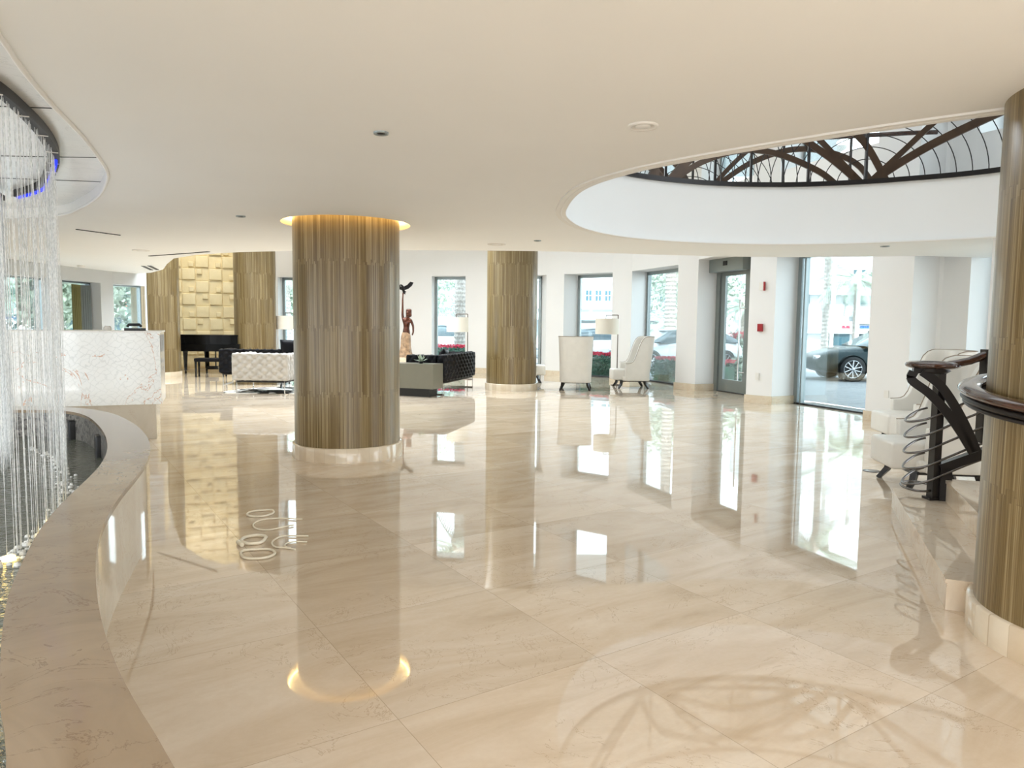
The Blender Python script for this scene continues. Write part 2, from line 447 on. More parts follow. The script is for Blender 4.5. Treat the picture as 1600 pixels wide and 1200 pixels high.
m_leaf2 = plain('mid_green_leaves', (.40, .47, .38), .6, var=.4, scale=4)
m_palmleaf = plain('palm_frond_green', (.42, .50, .42), .55, var=.3)
m_trunk = plain('palm_trunk_bark', (.46, .41, .37), .8, var=.35, scale=14)
m_flower = plain('red_flowers', (.65, .05, .10), .6, var=.3, scale=20)
m_pave = N('pale_paving'); 
def mk_pave():
    n = N('pale_driveway_pavers'); br = n.n('ShaderNodeTexBrick'); n.l(n.coord(None, (0,0,.35)), br.inputs[0])
    br.inputs['Scale'].default_value = 3.0; br.inputs['Color1'].default_value = (.26,.27,.28,1); br.inputs['Color2'].default_value = (.32,.33,.34,1); br.inputs['Mortar'].default_value = (.19,.20,.21,1); br.inputs['Mortar Size'].default_value = .015
    return n.bsdf(br.outputs[0], .8)
m_pave = mk_pave()
m_street = plain('street_asphalt', (.30, .31, .32), .9)
m_stucco = plain('white_stucco', (.58, .61, .62), .8, var=.03, scale=.5)
m_bwin = plain('blue_window_glass', (.05, .115, .145), .3, spec=.2)
m_carw = plain('white_car_paint', (.72, .74, .76), .15, coat=1, var=.01)
m_cart = plain('teal_grey_car_paint', (.008, .026, .028), .3, coat=.15, spec=.25, var=.02)
m_carg = plain('silver_car_paint', (.50, .55, .58), .2, coat=1, var=.01)
m_tyre = plain('black_rubber', (.008, .008, .008), .6)
m_alloy = plain('machined_alloy', (.65, .66, .68), .25, .8)
m_carglass = plain('dark_car_glass', (.14, .18, .20), .04, spec=.8)
m_curtain_o = plain('olive_curtain', (.14, .13, .045), .8)
m_curtain_d = plain('grey_curtain', (.12, .14, .14), .8)
m_rug1 = plain('cowhide_white', (.7, .68, .64), .8)

# ------------------------------------------------------------------ floor, columns' data
Z1, Z2, ZR = 2.66, 3.43, 6.7
COLA, COLB, COLC = (-1.919, 8.417), (-.02, 17.12), (2.955, 3.416)
room = [(-9.9,-4.5),(8.9,-4.5),(9.2,4),(8.8,9.8),(7.5,11.9),(6.67,12.35),(5.80,14.65),(5.33,16.5),(4.92,17.42),(4.4,18.2),(3.85,20.4),(3.0,21.5),(1.95,22.1),(.9,22.7),(-.25,23.1),(-1.3,23.4),(-6.6,24.6),(-7.8,24.75),(-11.1,23.4),(-9.1,18.1),(-9.75,15)]
fl = MB(); fl.prism(room, -.12, 0); struct('floor', fl, m_floor)

# ------------------------------------------------------------------ ceiling slab with its openings
VOID = crom([(.46,6.9),(.52,7.7),(.84,8.6),(1.48,9.35),(2.5,9.82),(3.44,9.92),(4.23,9.78),(4.98,9.45),(5.76,8.9),(6.35,7.9),(6.3,6.5),(5.5,5.0),(4.3,4.0),(3.35,3.62),(2.75,3.68),(2.34,3.92),(1.82,4.33),(1.25,4.86),(.82,5.38),(.54,6.02)], 8, True)
COVE = crom([(-1.9,2.55),(-2.05,2.97),(-2.22,3.36),(-2.42,3.88),(-2.61,4.43),(-2.84,5.02),(-3.10,5.62),(-3.38,6.10),(-3.80,6.72),(-4.38,7.42),(-4.95,7.95),(-5.9,8.2),(-7.0,7.6),(-7.6,6.2),(-7.4,4.4),(-6.4,2.8),(-4.9,1.8),(-3.4,1.5),(-2.2,1.8)], 6, True)
AH = circle(*COLA, .725, 72)
EDGE = smoothpoly([(6.4,11.3),(5.95,11.36),(5.6,11.5),(4.6,11.80),(3.34,11.85),(1.99,11.52),(.96,11.26),(.37,11.2),(-.41,11.2),(-1.76,11.32),(-3.5,11.50),(-4.45,11.85),(-5.54,12.55),(-6.15,13.05),(-6.87,14.51),(-7.82,16.36),(-8.55,17.5),(-9.5,17.95)], 1)
outer = [(-9.8,-4.4),(8.8,-4.4),(8.95,4),(8.5,9.6),(7.4,11.5)] + EDGE
c = MB()
c.sheet([outer, VOID, COVE, AH], Z1, False)
c.ribbon(outer, Z1, Z2, smooth=False, closed=True)
c.sheet([outer, VOID], Z2, True)
c.ribbon(VOID[::-1], Z1, Z2, closed=True)
c.sheet([circle(*COLA, .80, 72)], Z1+.13, False)
c.sheet([outer, VOID], Z1+.42, True)
co_ = struct('ceiling', c, m_ceil)
# thin rim round the opening, recess rims
t = MB(); V2 = VOID + VOID[:1]
t.tube([(x, y, Z1-.006) for x, y in VOID], 1, 4, smooth=False, closed=True, flat=(.05,.006)); t.tube([(x, y, Z1-.004) for x, y in VOID], .013, 6, closed=True)
struct('trim_1', t, m_trimw)
t = MB(); t.ribbon(AH, Z1, Z1+.13, closed=True); struct('trim_2', t, m_trimw)
t = MB(); t.ribbon(COVE, Z1, Z1+.10, closed=True)
t.tube([(x, y, Z1-.002) for x, y in COVE], .014, 6, closed=True)
struct('trim_3', t, m_trimw)
t = MB(); t.sheet([COVE], Z1+.10, False)
for (a, b) in (((-2.3,4.35),(-3.9,4.2)),((-3.3,6.6),(-6,6.2)),((-2.7,5.6),(-4.4,5.55))):
    t.bar((a[0],a[1],Z1+.099),(b[0],b[1],Z1+.099),.012,.004,1)
tag(t.build('fountain_ceiling_panel', [m_stonepanel, m_slot]), 'pale stone panel set into the oval ceiling recess above the fountain', 'ceiling panel', kind='thing')
# warm light ring inside the recess round the nearest full column
t = MB(); t.tube([(x, y, Z1+.085) for x, y in circle(*COLA, .705, 64)], .012, 6, closed=True)
tag(t.build('cove_light', m_cove), 'warm glowing light ring in ceiling recess around the middle column', 'light')
# roof over the tall window strip and upper floor, with skylights
rf = MB()
def rect(x0, x1, y0, y1): return [(x0,y0),(x1,y0),(x1,y1),(x0,y1)]
rf.sheet([rect(-12.6,9.6,-5,25.5)], ZR, False); rf.sheet([rect(-12.6,9.6,-5,25.5)], ZR+.3, True)
struct('ceiling.001', rf, m_ceil)

# ------------------------------------------------------------------ outer walls with deep window reveals
PT = [((-10.95,23.03),(-11.15,23.6),'s'),((-7.85,24.3),(-7.8,24.75),'w'),((-6.6,24.15),(-6.55,24.6),'s'),((-2.57,23.02),(-2.50,23.5),'w'),
      ((-1.485,22.75),(-1.40,23.25),'s'),((-.35,22.4),(-.2,23.0),'w'),((1.0,21.8),(.88,22.5),'s'),((1.50,21.45),(2.02,22.0),'w'),
      ((2.80,20.55),(3.3,21.0),'s'),((3.25,19.95),(3.8,20.34),'w'),((4.0,17.71),(4.6,18.1),'s'),((4.35,17.16),(4.92,17.40),'d'),
      ((4.77,14.69),(5.33,16.2),'s'),((5.15,14.29),(5.79,14.65),'w'),((5.92,12.05),(6.65,12.35),'s'),((6.28,11.45),(6.95,11.85),'s')]
PT2 = [((6.95,11.80),(7.5,12.2),'s'),((7.17,11.45),(7.80,11.72),'w'),((8.0,9.6),(8.6,9.8),'s'),((8.35,7.2),(8.95,7.3),'w'),((8.6,1.5),(9.2,1.5),'s'),((8.7,-1),(9.3,-1),'w'),((8.75,-4),(9.3,-4),'s'),((8.8,-4.6),(9.3,-4.6),'e')]  # unseen openings past the stair window are added to admit light
HEAD, U0, U1 = 3.02, 4.55, 6.25
def wallrun(P, mb, bb, head=HEAD):
    for (a, b) in zip(P[:-1], P[1:]):
        q = [a[0], b[0], b[1], a[1]]
        if a[2] == 's':
            mb.prism(q, 0, ZR)
        else:
            mb.prism(q, head + (.08 if a[2] == 'd' else 0), U0); mb.prism(q, U1, ZR)
mw = MB(); bb = MB(); wallrun(PT, mw, bb); struct('wall_right', mw, m_wall)
mw = MB(); wallrun(PT2, mw, bb); mw.prism([(6.85,11.83),(6.97,11.79),(7.45,12.2),(7.2,12.5),(6.6,12.4)], 0, ZR); struct('wall_stair', mw, m_wall)
# skirting of cream marble on every solid stretch and its returns
def skirt(path, mb, h=.165, t=.022):
    for a, b in zip(path[:-1], path[1:]):
        a, b = Vector(a), Vector(b); d = (b-a).normalized(); n_ = Vector((d[1], -d[0]))
        mb.prism([tuple(a - d*t), tuple(b + d*t), tuple(b + n_*t + d*t), tuple(a + n_*t - d*t)], 0, h)
bb = MB()
skirt([(-6.6,24.5),(-6.6,24.15),(-2.57,23.02)], bb); skirt([(-1.485,22.75),(-.35,22.4)], bb); skirt([(1.0,21.8),(1.5,21.45),(1.98,21.95)], bb)
skirt([(2.80,20.55),(3.25,19.95),(3.75,20.3)], bb); skirt([(4.0,17.71),(4.35,17.16),(4.9,17.39)], bb)
struct('baseboard_far', bb, m_base)
bb = MB(); skirt([(4.77,14.69),(5.15,14.29),(5.76,14.63)], bb); skirt([(5.92,12.05),(6.28,11.45),(6.93,11.80),(7.17,11.45)], bb)
struct('baseboard_right', bb, m_base)
# left wall beside the reception
LW = [((-9.75,-4.5),(-10.2,-4.5),'w'),((-9.65,6),(-10.1,6),'s'),((-9.62,12.9),(-10.0,12.9),'w'),((-9.5,15.05),(-9.9,15.05),'s'),((-9.48,15.32),(-9.88,15.32),'w'),((-9.40,16.60),(-9.8,16.60),'s'),((-9.36,17.05),(-9.75,17.05),'w'),((-9.02,17.93),(-9.4,18.15),'e')]
mw = MB()
for a, b in zip(LW[:-1], LW[1:]):
    q = [a[0], b[0], b[1], a[1]]
    if a[2] == 's': mw.prism(q, 0, Z2)
    else: mw.prism(q, 2.37, Z2)
mw.prism([(-9.02,17.93),(-9.05,17.99),(-10.06,19.82),(-9.98,19.78)], 0, ZR); mw.prism([(-10.06,19.82),(-9.98,19.78),(-10.80,23.0),(-11.0,22.9)], 0, ZR)
mw.prism([(-9.75,-4.5),(-9.65,6),(-9.02,17.93),(-9.4,18.15),(-10.2,-4.5)], Z2, ZR)
m_wallg = plain('cool_grey_wall_paint', (.52, .535, .54), .6, var=.01)
struct('wall_left', mw, m_wallg)
# wall behind the viewpoint: solid ends, wide openings added to let in fill light
mw = MB(); mw.box(-10.2,-8.6,-4.9,-4.5,0,ZR); mw.box(-.3,.3,-4.9,-4.5,0,ZR); mw.box(8,9.3,-4.9,-4.5,0,ZR); mw.box(-10.2,9.3,-4.9,-4.5,2.3,ZR); mw.box(-5.6,-3.0,-4.9,-4.5,0,ZR); mw.box(3.4,6.0,-4.9,-4.5,0,ZR)
struct('wall_back', mw, m_wall)

# windows: frame + pane, each its own structure
wn_i = [0]
def window(a, b, z0, z1, frame=.07, mull=(), m=None, extra=None, inset=0):
    wn_i[0] += 1
    a, b = Vector(a), Vector(b); d = (b-a); L = d.length; d.normalize(); ang = math.atan2(d[1], d[0])
    R = Matrix.Translation((a[0], a[1], 0)) @ Matrix.Rotation(ang, 4, 'Z')
    f = MB()
    f.box(0, frame, -.05, .05, z0, z1); f.box(L-frame, L, -.05, .05, z0, z1)
    f.box(0, L, -.05, .05, z1-frame, z1)
    if z0 > 0: f.box(0, L, -.05, .05, z0, z0+.03)

    for q in mull: f.box(q-.02, q+.02, -.05, .05, z0, z1)
    f.xf(R); o = struct('window_%d' % wn_i[0], f, m or m_frame)
    g = MB(); g.box(frame, L-frame, -.008, .008, z0+.03, z1-frame); g.xf(R)
    g.build('glass_pane', m_glass, o)
    if z0 == 0:
        g = MB(); g.box(0, L, -.05, .05, -.02, .03); g.box(0, L, .05, .46, -.02, .012); g.xf(R); g.build('threshold', m_slot, o)
    return o
def lerp2(a, b, t): return (a[0]+(b[0]-a[0])*t, a[1]+(b[1]-a[1])*t)
def seg(P, i, depth=.93): 
    a, b = P[i], P[i+1]; return lerp2(a[0], a[1], depth), lerp2(b[0], b[1], depth)
for i in (1, 3, 5, 7, 9, 13):
    a, b = seg(PT, i)
    window(a, b, 0, HEAD, .085 if i != 13 else .11, mull=(.2,) if i == 13 else ())
    window(a, b, U0, U1, .07)
a, b = seg(PT, 11); window(a, b, U0, U1, .07)
for i in (1,):
    a, b = seg(PT2, i); window(a, b, 0, HEAD, .09, mull=(.18,)); window(a, b, U0, U1, .09)
for i in (2, 4, 6):
    a, b = LW[i], LW[i+1]; window(lerp2(a[0],a[1],.7), lerp2(b[0],b[1],.7), .0, 2.37, .03, m=m_framed if i == 4 else m_frame)

# ------------------------------------------------------------------ entrance door (grey metal, tall pull, operator box)
a, b = Vector((4.90,17.42)), Vector((5.32,16.24)); d = b-a; L = d.length; ang = math.atan2(d[1], d[0])
R = Matrix.Translation((a[0],a[1],0)) @ Matrix.Rotation(ang, 4, 'Z')
f = MB(); f.box(-.02,.16,-.07,.07,0,3.1); f.box(L-.03,L+.10,-.07,.07,0,3.1); f.box(0,L,-.07,.07,2.93,3.1)
f.xf(R); dr = struct('door_1', f, m_doorm)
f = MB(); f.box(0,L,-.05,.5,-.02,.012); f.xf(R); f.build('threshold', m_slot, dr)
f = MB(); f.box(.17,.33,-.03,.03,.02,2.92); f.box(L-.19,L-.04,-.03,.03,.02,2.92); f.box(.33,L-.19,-.03,.03,.02,.30); f.box(.33,L-.19,-.03,.03,2.72,2.92)
f.xf(R); f.build('door_leaf', m_doorm, dr)
f = MB(); f.box(.33,L-.19,-.006,.006,.30,2.72); f.xf(R); f.build('glass_pane', m_glass, dr)
f = MB(); f.tube([(L-.26,-.10,.32),(L-.26,-.10,2.15)], .02, 10)
for z in (.5, 1.95): f.tube([(L-.26,-.10,z),(L-.14,-.02,z)], .012, 8)
f.xf(R); f.build('door_handle', m_chrome, dr)
f = MB(); f.box(-.1,L+.05,-.30,-.07,2.80,3.10); f.xf(R); ob = f.build('door_operator', m_doorm, dr)
f = MB(); f.box(.60,.74,-.32,-.30,2.93,3.03); f.xf(R); f.build('sensor', m_slot, dr)

# ------------------------------------------------------------------ wall fittings on the pier beside the door
def wallbox(name, label, cat, px, z0, z1, w_, mat, dpt=.05):
    a, b = Vector((4.77,14.69)), Vector((5.15,14.29)); d = (b-a).normalized(); n_ = Vector((d[1],-d[0]))
    if n_.y > 0: n_ = -n_
    c0 = a + d*px + n_*(dpt/2)
    f = MB(); f.obox(tuple(c0), tuple(d), w_/2, dpt/2, z0, z1); o = f.build(name, mat); return tag(o, label, cat)
o = wallbox('fire_strobe', 'white alarm strobe with red edge, high on pier beside glass door', 'alarm strobe', .27, 2.27, 2.42, .10, m_plastic)
f = MB(); a, b = Vector((4.77,14.69)), Vector((5.15,14.29)); d = (b-a).normalized(); n_ = Vector((d[1],-d[0]))
if n_.y > 0: n_ = -n_
f.obox(tuple(a+d*.325+n_*.02), tuple(d), .012, .03, 2.26, 2.43); f.build('housing_edge', m_red, o)
wallbox('pull_station', 'small red fire alarm pull station on pier beside glass door', 'fire alarm', .27, 1.45, 1.60, .10, m_red)
wallbox('wall_outlet', 'white wall outlet low on pier beside glass door', 'outlet', .24, .48, .62, .075, m_plastic, .02)
f = MB(); f.box(-.04,.04,-.006,.006,-.06,.06); o = f.build('wall_outlet', m_plastic, loc=(6.10,11.737,.47)); o.rotation_euler = (0,0,math.atan2(-.6,.36)); tag(o, 'white wall outlet on pier right of the large window', 'outlet')

# ------------------------------------------------------------------ round stone-clad columns
def column(label, x, y, top, r=.592, nseg=96):
    t_ = thing('clad_column', label, 'column', (x, y, 0), group='round striated stone columns', kind='thing')
    m = MB(); m.lathe([(r, .15), (r, top)], nseg, cap=False); m.build('shaft', m_col, t_)
    m = MB(); m.lathe([(r+.03, 0), (r+.03, .152), (r+.024, .16), (r-.01, .16)], nseg, cap=False)
    m.build('marble_base', m_colbase, t_)
    return t_
def mk_colbase():
    n = N('segmented_cream_marble_base'); co = n.coord(); sx = n.n('ShaderNodeSeparateXYZ'); n.l(co, sx.inputs[0])
    a = n.math('MULTIPLY', n.math('ARCTAN2', sx.outputs[1], sx.outputs[0]), 5.1)
    wn = n.n('ShaderNodeTexWhiteNoise'); wn.noise_dimensions = '1D'; n.l(n.math('FLOOR', a), wn.inputs['W'])
    seam = n.math('LESS_THAN', n.math('FRACT', a), .02); big = n.noise(co, 5, 5, .6, 1)
    f = n.math('ADD', n.math('MULTIPLY', wn.outputs[0], .5), n.math('MULTIPLY', big, .5))
    base = n.ramp(f, [(.2, (.58, .47, .33)), (.8, (.76, .68, .55))]); base = n.mix(n.math('MULTIPLY', seam, .5), base, (.35,.26,.16))
    return n.bsdf(base, .1, ior=1.55)
m_colbase = mk_colbase()
column('round column in the middle of the lobby, warm light ring at its top', *COLA, Z1+.13, .60)
column('round column right of the dark tufted sofa, in front of the window wall', *COLB, ZR)
column('nearest round column, at the foot of the stairs', *COLC, Z2, .592, 144)
column('round column behind the right end of the white reception desk', -9.63, 19.6, ZR)
column('round column beside the gold relief wall, behind the silver sofa', -7.62, 21.5, ZR)
# square stair pillar below the far end of the opening
m = MB(); m.prism([(5.84,8.93),(6.02,8.72),(6.5,9.0),(6.3,9.3)], 0, Z2+.01); struct('wall_pillar', m, m_wall)

# ------------------------------------------------------------------ gold relief wall
G = thing('relief_wall', 'gold cream wall of raised square tiles behind the black piano', 'relief wall', (-10.86,22.82,0), math.atan2(1.7,4.15), kind='thing')
m = MB(); m.box(0,2.9,0,.08,0,6.5); m.build('backing', m_gold, G)
m = MB(); rnd = random.Random(3); cs = .395
for j in range(16):
    for i in range(7):
        x0 = .05 + i*cs; z0 = .05 + j*cs
        if (i + j) % 2 == 0:
            m.rbox(x0+.01, x0+cs*.97, -.07, .02, z0+.02, z0+cs*.93, .015)
        else:
            m.rbox(x0, x0+cs, -.012, .02, z0, z0+cs*.98, .008)
            ox = rnd.choice((.04,.2)); oz = rnd.choice((.03,.2))
            m.rbox(x0+ox, x0+ox+.15, -.085, .0, z0+oz, z0+oz+.15, .012)
m.build('square_tiles', m_gold, G)

# ------------------------------------------------------------------ reception desk
D = thing('reception_desk', 'long white veined onyx reception desk beyond the fountain', 'reception desk', (-4.53,9.30,0), math.atan2(-.62,-1.5))
m = MB(); m.box(0,4.6,-.9,0,.46,1.38); m.build('front_panel', m_onyx, D)
m = MB(); m.box(.07,4.6,-.8,-.07,0,.46); m.build('plinth', m_ledge_side, D)
m = MB(); m.box(-.012,4.6,-.95,.012,1.38,1.40); m.build('countertop', m_stonepanel, D)
DM = D.matrix_basis = Matrix.Translation((-4.53,9.30,0)) @ Matrix.Rotation(math.atan2(-.62,-1.5), 4, 'Z')
def ondesk(s, t_, z=1.40): return DM @ Vector((s, t_, z))
rnd = random.Random(5)
for k in range(7):
    p = ondesk(2.12+.05*k, -.3); h = .12 + .012*rnd.random()
    m = MB(); m.box(-.014,.014,-.09,.09,0,h)
    o = m.build('binder', [m_slot, m_pipe, m_plastic][k % 3], loc=p); o.rotation_euler = (0,0,math.atan2(-.62,-1.5))
    tag(o, '%s %s binder of the row standing on the reception desk' % (('rightmost','second from right','third from right','middle','third from left','second from left','leftmost')[k], ('black','brown','white')[k % 3]), 'binder', 'binders on the reception desk')
for s_, w_, h_, lb in ((.30,.10,.055,'black telephone on the right end of the reception desk'),):
    p = ondesk(s_, -.25); m = MB(); m.prism([(-w_,-.08),(w_,-.08),(w_,.08),(-w_,.08)], 0, h_*.6)
    t_ = thing('telephone', lb, 'telephone', p); m.build('body', m_slot, t_)
    m = MB(); m.tube([(-.09,-.02,h_*.6+.02),(-.07,-.02,h_*.6+.045),(.07,-.02,h_*.6+.045),(.09,-.02,h_*.6+.02)], .018, 8); m.build('handset', m_slot, t_)
p = ondesk(.62,-.3); m = MB(); m.lathe([(.045,0),(.05,.03),(.03,.06)],16); tag(m.build('desk_bell', m_plastic, loc=p), 'small white dish on the reception desk', 'dish')

# curtain strips in the left wall window
for k, (y0, y1, mt_, lb) in enumerate(((15.86,16.16,m_curtain_o,'olive curtain panel in the window behind the reception desk'),(16.16,16.56,m_curtain_d,'grey curtain panel beside the olive one behind the reception desk'))):
    m = MB(); path = [(-9.60+.03*math.sin(i*1.3), y0+(y1-y0)*i/24) for i in range(25)]
    m.ribbon(path, .02, 2.3); m.ribbon([(x-.02,y) for x,y in path][::-1], .02, 2.3)
    tag(m.build('curtain', mt_), lb, 'curtain')

# ------------------------------------------------------------------ fountain
OUT = smoothpoly([(-7.6,6.6),(-6.6,7.7),(-5.7,8.12),(-4.95,8.12),(-4.34,7.80),(-3.60,6.85),(-3.10,6.12),(-2.76,5.5),(-2.51,4.94),(-2.34,4.43),(-2.21,4.05),(-2.10,3.74),(-1.97,3.44),(-1.84,3.15),(-1.71,2.91),(-1.58,2.69),(-1.43,2.43),(-1.24,2.15),(-1.10,1.96),(-.95,1.77),(-.80,1.6),(-.66,1.43),(-.50,1.15),(-.42,.7),(-.45,0)], 1)
INN = smoothpoly([(-7.2,6.4),(-6.5,7.15),(-5.8,7.62),(-5.2,7.80),(-4.75,7.75),(-4.40,7.42),(-3.97,6.86),(-3.42,6.08),(-3.02,5.36),(-2.78,4.86),(-2.62,4.42),(-2.48,4.01),(-2.31,3.55),(-2.15,3.20),(-1.98,2.87),(-1.84,2.60),(-1.74,2.42),(-1.58,2.18),(-1.38,1.88),(-1.26,1.72),(-1.18,1.62),(-1.06,1.47),(-.95,1.2),(-.88,.7),(-.9,0)], 1)
FO = crom(OUT, 6); FI = crom(INN, 6)
F = thing('fountain', 'curved marble basin fountain along the left side of the lobby', 'fountain', (0,0,0))
HL = .56
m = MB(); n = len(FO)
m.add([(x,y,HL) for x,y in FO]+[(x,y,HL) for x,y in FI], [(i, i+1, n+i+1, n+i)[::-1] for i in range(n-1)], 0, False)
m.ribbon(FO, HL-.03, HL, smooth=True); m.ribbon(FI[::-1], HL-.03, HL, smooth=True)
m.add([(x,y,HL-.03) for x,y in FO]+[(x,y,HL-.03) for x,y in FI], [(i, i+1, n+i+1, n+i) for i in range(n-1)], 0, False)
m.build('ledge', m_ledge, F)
FO2 = [( x+(a-x)*.03, y+(b-y)*.03) for (x,y),(a,b) in zip(FO, FI)]
m = MB(); m.ribbon(FO2, 0, HL-.03); m.build('outer_wall', m_ledge_side, F)
FI2 = [( x+(a-x)*.03, y+(b-y)*.03) for (x,y),(a,b) in zip(FI, FO)]
m = MB(); m.ribbon(FI2[::-1], .02, HL-.03); m.build('basin_wall', m_mosaic, F)
pool = FI2 + [(-8.5,0),(-8.5,6.4)]
m = MB(); m.sheet([pool], .02, True); m.build('basin_floor', m_mosaic, F)
m = MB(); m.sheet([pool], .27, True); o = m.build('water', m_water, F)
for (x, y) in ((-4.68,7.66),(-3.83,6.68)):
    m = MB(); m.rbox(-.05,.05,-.09,.09,.22,.47,.02); m.xf(Matrix.Translation((x,y,0)) @ Matrix.Rotation(math.radians(35),4,'Z')); m.build('pool_fixture', m_slot, F)
# hanging water strings
CURV = crom([(-2.62,2.6),(-2.60,3.2),(-2.66,3.75),(-2.82,4.25),(-3.05,4.80),(-3.36,5.38),(-3.80,6.02),(-4.25,6.60),(-4.78,7.05)], 10)
INNER = crom([(-4.90,7.05),(-4.75,6.75),(-4.45,6.3),(-4.22,5.9),(-4.05,5.5),(-3.9,5.0)], 10)
T = thing('rain_curtain', 'curtain of thin water strings falling into the fountain from a black ceiling ring', 'water curtain', (0,0,0))
def off(path, d_):
    o_ = []
    for i, p in enumerate(path):
        a, b = path[max(i-1,0)], path[min(i+1,len(path)-1)]
        t_ = Vector((b[0]-a[0], b[1]-a[1])).normalized(); o_.append((p[0]+t_[1]*d_, p[1]-t_[0]*d_))
    return o_
def offt(path, sg_):
    o_ = off(path, sg_)
    return [tuple(p[j]+(q[j]-p[j])*(.30+.70*min(1, i/42)) for j in (0, 1)) for i, (p, q) in enumerate(zip(path, o_))]
ro, ri = offt(CURV, .042), offt(CURV, -.030)
m = MB(); k = len(CURV)
for z, fl_ in ((2.70, True), (2.757, False)):
    m.add([(x,y,z) for x,y in ro]+[(x,y,z) for x,y in ri], [(i,i+1,k+i+1,k+i)[::(1 if fl_ else -1)] for i in range(k-1)])
m.ribbon(ro, 2.70, 2.757); m.ribbon(ri[::-1], 2.70, 2.757)
m.build('ring_channel', m_slot, T)
m = MB(); m.tube([(x,y,2.69) for x,y in off(INNER,0)], .03, 6); m.build('inner_channel', m_slot, T)
m = MB(); m.tube([(x,y,2.693) for x,y in off(CURV,.012)[50:80]], .016, 6); m.build('led_strip', m_blueled, T)
for i in (22, 30, 38, 46, 52, 57):
    p, q = ro[i], ri[i]; m = MB(); m.bar((p[0],p[1],2.695),(q[0],q[1],2.695),.006,.006); m.build('bracket', m_plastic, T)
def strings(path, step, rw, seed, jit=.018):
    m = MB(); rnd = random.Random(seed); acc = 0; 
    for a, b in zip(path[:-1], path[1:]):
        L_ = math.dist(a, b); pos = -acc
        while True:
            pos += step*(.55+.9*rnd.random())
            if pos > L_: acc = L_-pos+step; acc = 0; break
            if pos < 0: continue
            t_ = pos/L_; x = a[0]+(b[0]-a[0])*t_+rnd.uniform(-jit,jit); y = a[1]+(b[1]-a[1])*t_+rnd.uniform(-jit,jit)
            w_ = rw*(.6+.9*rnd.random())
            m.tube([(x,y,2.70),(x+rnd.uniform(-.006,.006),y,1.5),(x+rnd.uniform(-.01,.01),y,.27)], w_, 4, cap=False)
    return m
m = strings(CURV, .029, .0021, 11, .012); o = m.build('strings', m_string, T); o['kind'] = 'stuff'
m = strings(INNER, .011, .0022, 12, .03); o = m.build('inner_strings', m_string, T); o['kind'] = 'stuff'
# splashes and warm underwater lights along the foot of the strings
m = MB(); rnd = random.Random(9)
for i in range(len(CURV)*3):
    p = rnd.choice(CURV); r_ = rnd.uniform(.006,.022)
    x, y = p[0]+rnd.gauss(.01,.035), p[1]+rnd.gauss(0,.035)
    m.lathe([(r_,0),(r_*.8,r_*.7),(0,r_)], 6, (x,y,.268))
o = m.build('splash', m_foam); tag(o, 'white splashes where the water strings meet the pool', 'splash', kind='stuff')
for i, (x, y) in enumerate(((-2.70,3.72),(-2.66,3.98),(-2.80,4.16),(-2.92,4.42),(-3.0,4.72),(-3.12,4.98))):
    t_ = MB(); t_.lathe([(.035,0),(.03,.03),(0,.035)], 14); o = t_.build('pool_light', m_warmled, loc=(x+.06,y,.262))
    tag(o, 'small warm pool light under the water strings, %s' % ('nearest of the row','second nearest of the row','third nearest of the row','third farthest of the row','second farthest of the row','farthest of the row')[i], 'pool light', 'warm lights along the strings')

# ------------------------------------------------------------------ railings on the upper floor
def arclen(path):
    L_ = [0]
    for a, b in zip(path[:-1], path[1:]): L_.append(L_[-1]+math.dist(a[:2], b[:2]))
    return L_
class Rail:
    def __init__(s, path, z0): s.p = path; s.L = arclen(path); s.z0 = z0
    def P(s, t, h):
        t = max(0, min(s.L[-1]-1e-6, t))
        import bisect
        i = max(0, bisect.bisect_right(s.L, t)-1); f_ = (t-s.L[i])/(s.L[i+1]-s.L[i])
        a, b = s.p[i], s.p[i+1]; return (a[0]+(b[0]-a[0])*f_, a[1]+(b[1]-a[1])*f_, s.z0+h)
    def near(s, x, y):
        return min(range(len(s.p)), key=lambda i: math.dist(s.p[i], (x, y)))
HR = 1.08
def rib(R_, pts, w_=.10, t_=.035):
    q = crom(pts, 8); q = [p for p in q if -0.01 <= p[1] <= HR+.02 and 0 <= p[0] <= R_.L[-1]]
    m = MB()
    if len(q) < 2: return m
    # flat bar lying in the railing surface
    V = []
    for i, (s_, h_) in enumerate(q):
        a, b = q[max(i-1,0)], q[min(i+1,len(q)-1)]
        tx, th = b[0]-a[0], b[1]-a[1]; l_ = math.hypot(tx, th) or 1; nx, nh = -th/l_, tx/l_
        for sg in (-1, 1):
            c0 = R_.P(s_+nx*sg*w_/2, min(HR, max(0, h_+nh*sg*w_/2)))
            V.append(c0)
    n_ = len(q); W = []
    for i in range(n_):
        s_ = q[i][0]; A = Vector(R_.P(s_-.02,0)); B = Vector(R_.P(s_+.02,0)); nn = (B-A).cross(Vector((0,0,1)))
        nn = nn.normalized()*t_/2 if nn.length > 1e-6 else Vector((0,t_/2,0))
        lo, hi = Vector(V[2*i]), Vector(V[2*i+1]); W += [lo-nn, hi-nn, hi+nn, lo+nn]
    Fc = []
    for i in range(n_-1):
        for k_ in range(4): Fc.append((i*4+k_, i*4+(k_+1)%4, (i+1)*4+(k_+1)%4, (i+1)*4+k_))
    m.add(W, Fc + [(0,1,2,3),(n_*4-4,n_*4-3,n_*4-2,n_*4-1)]); return m
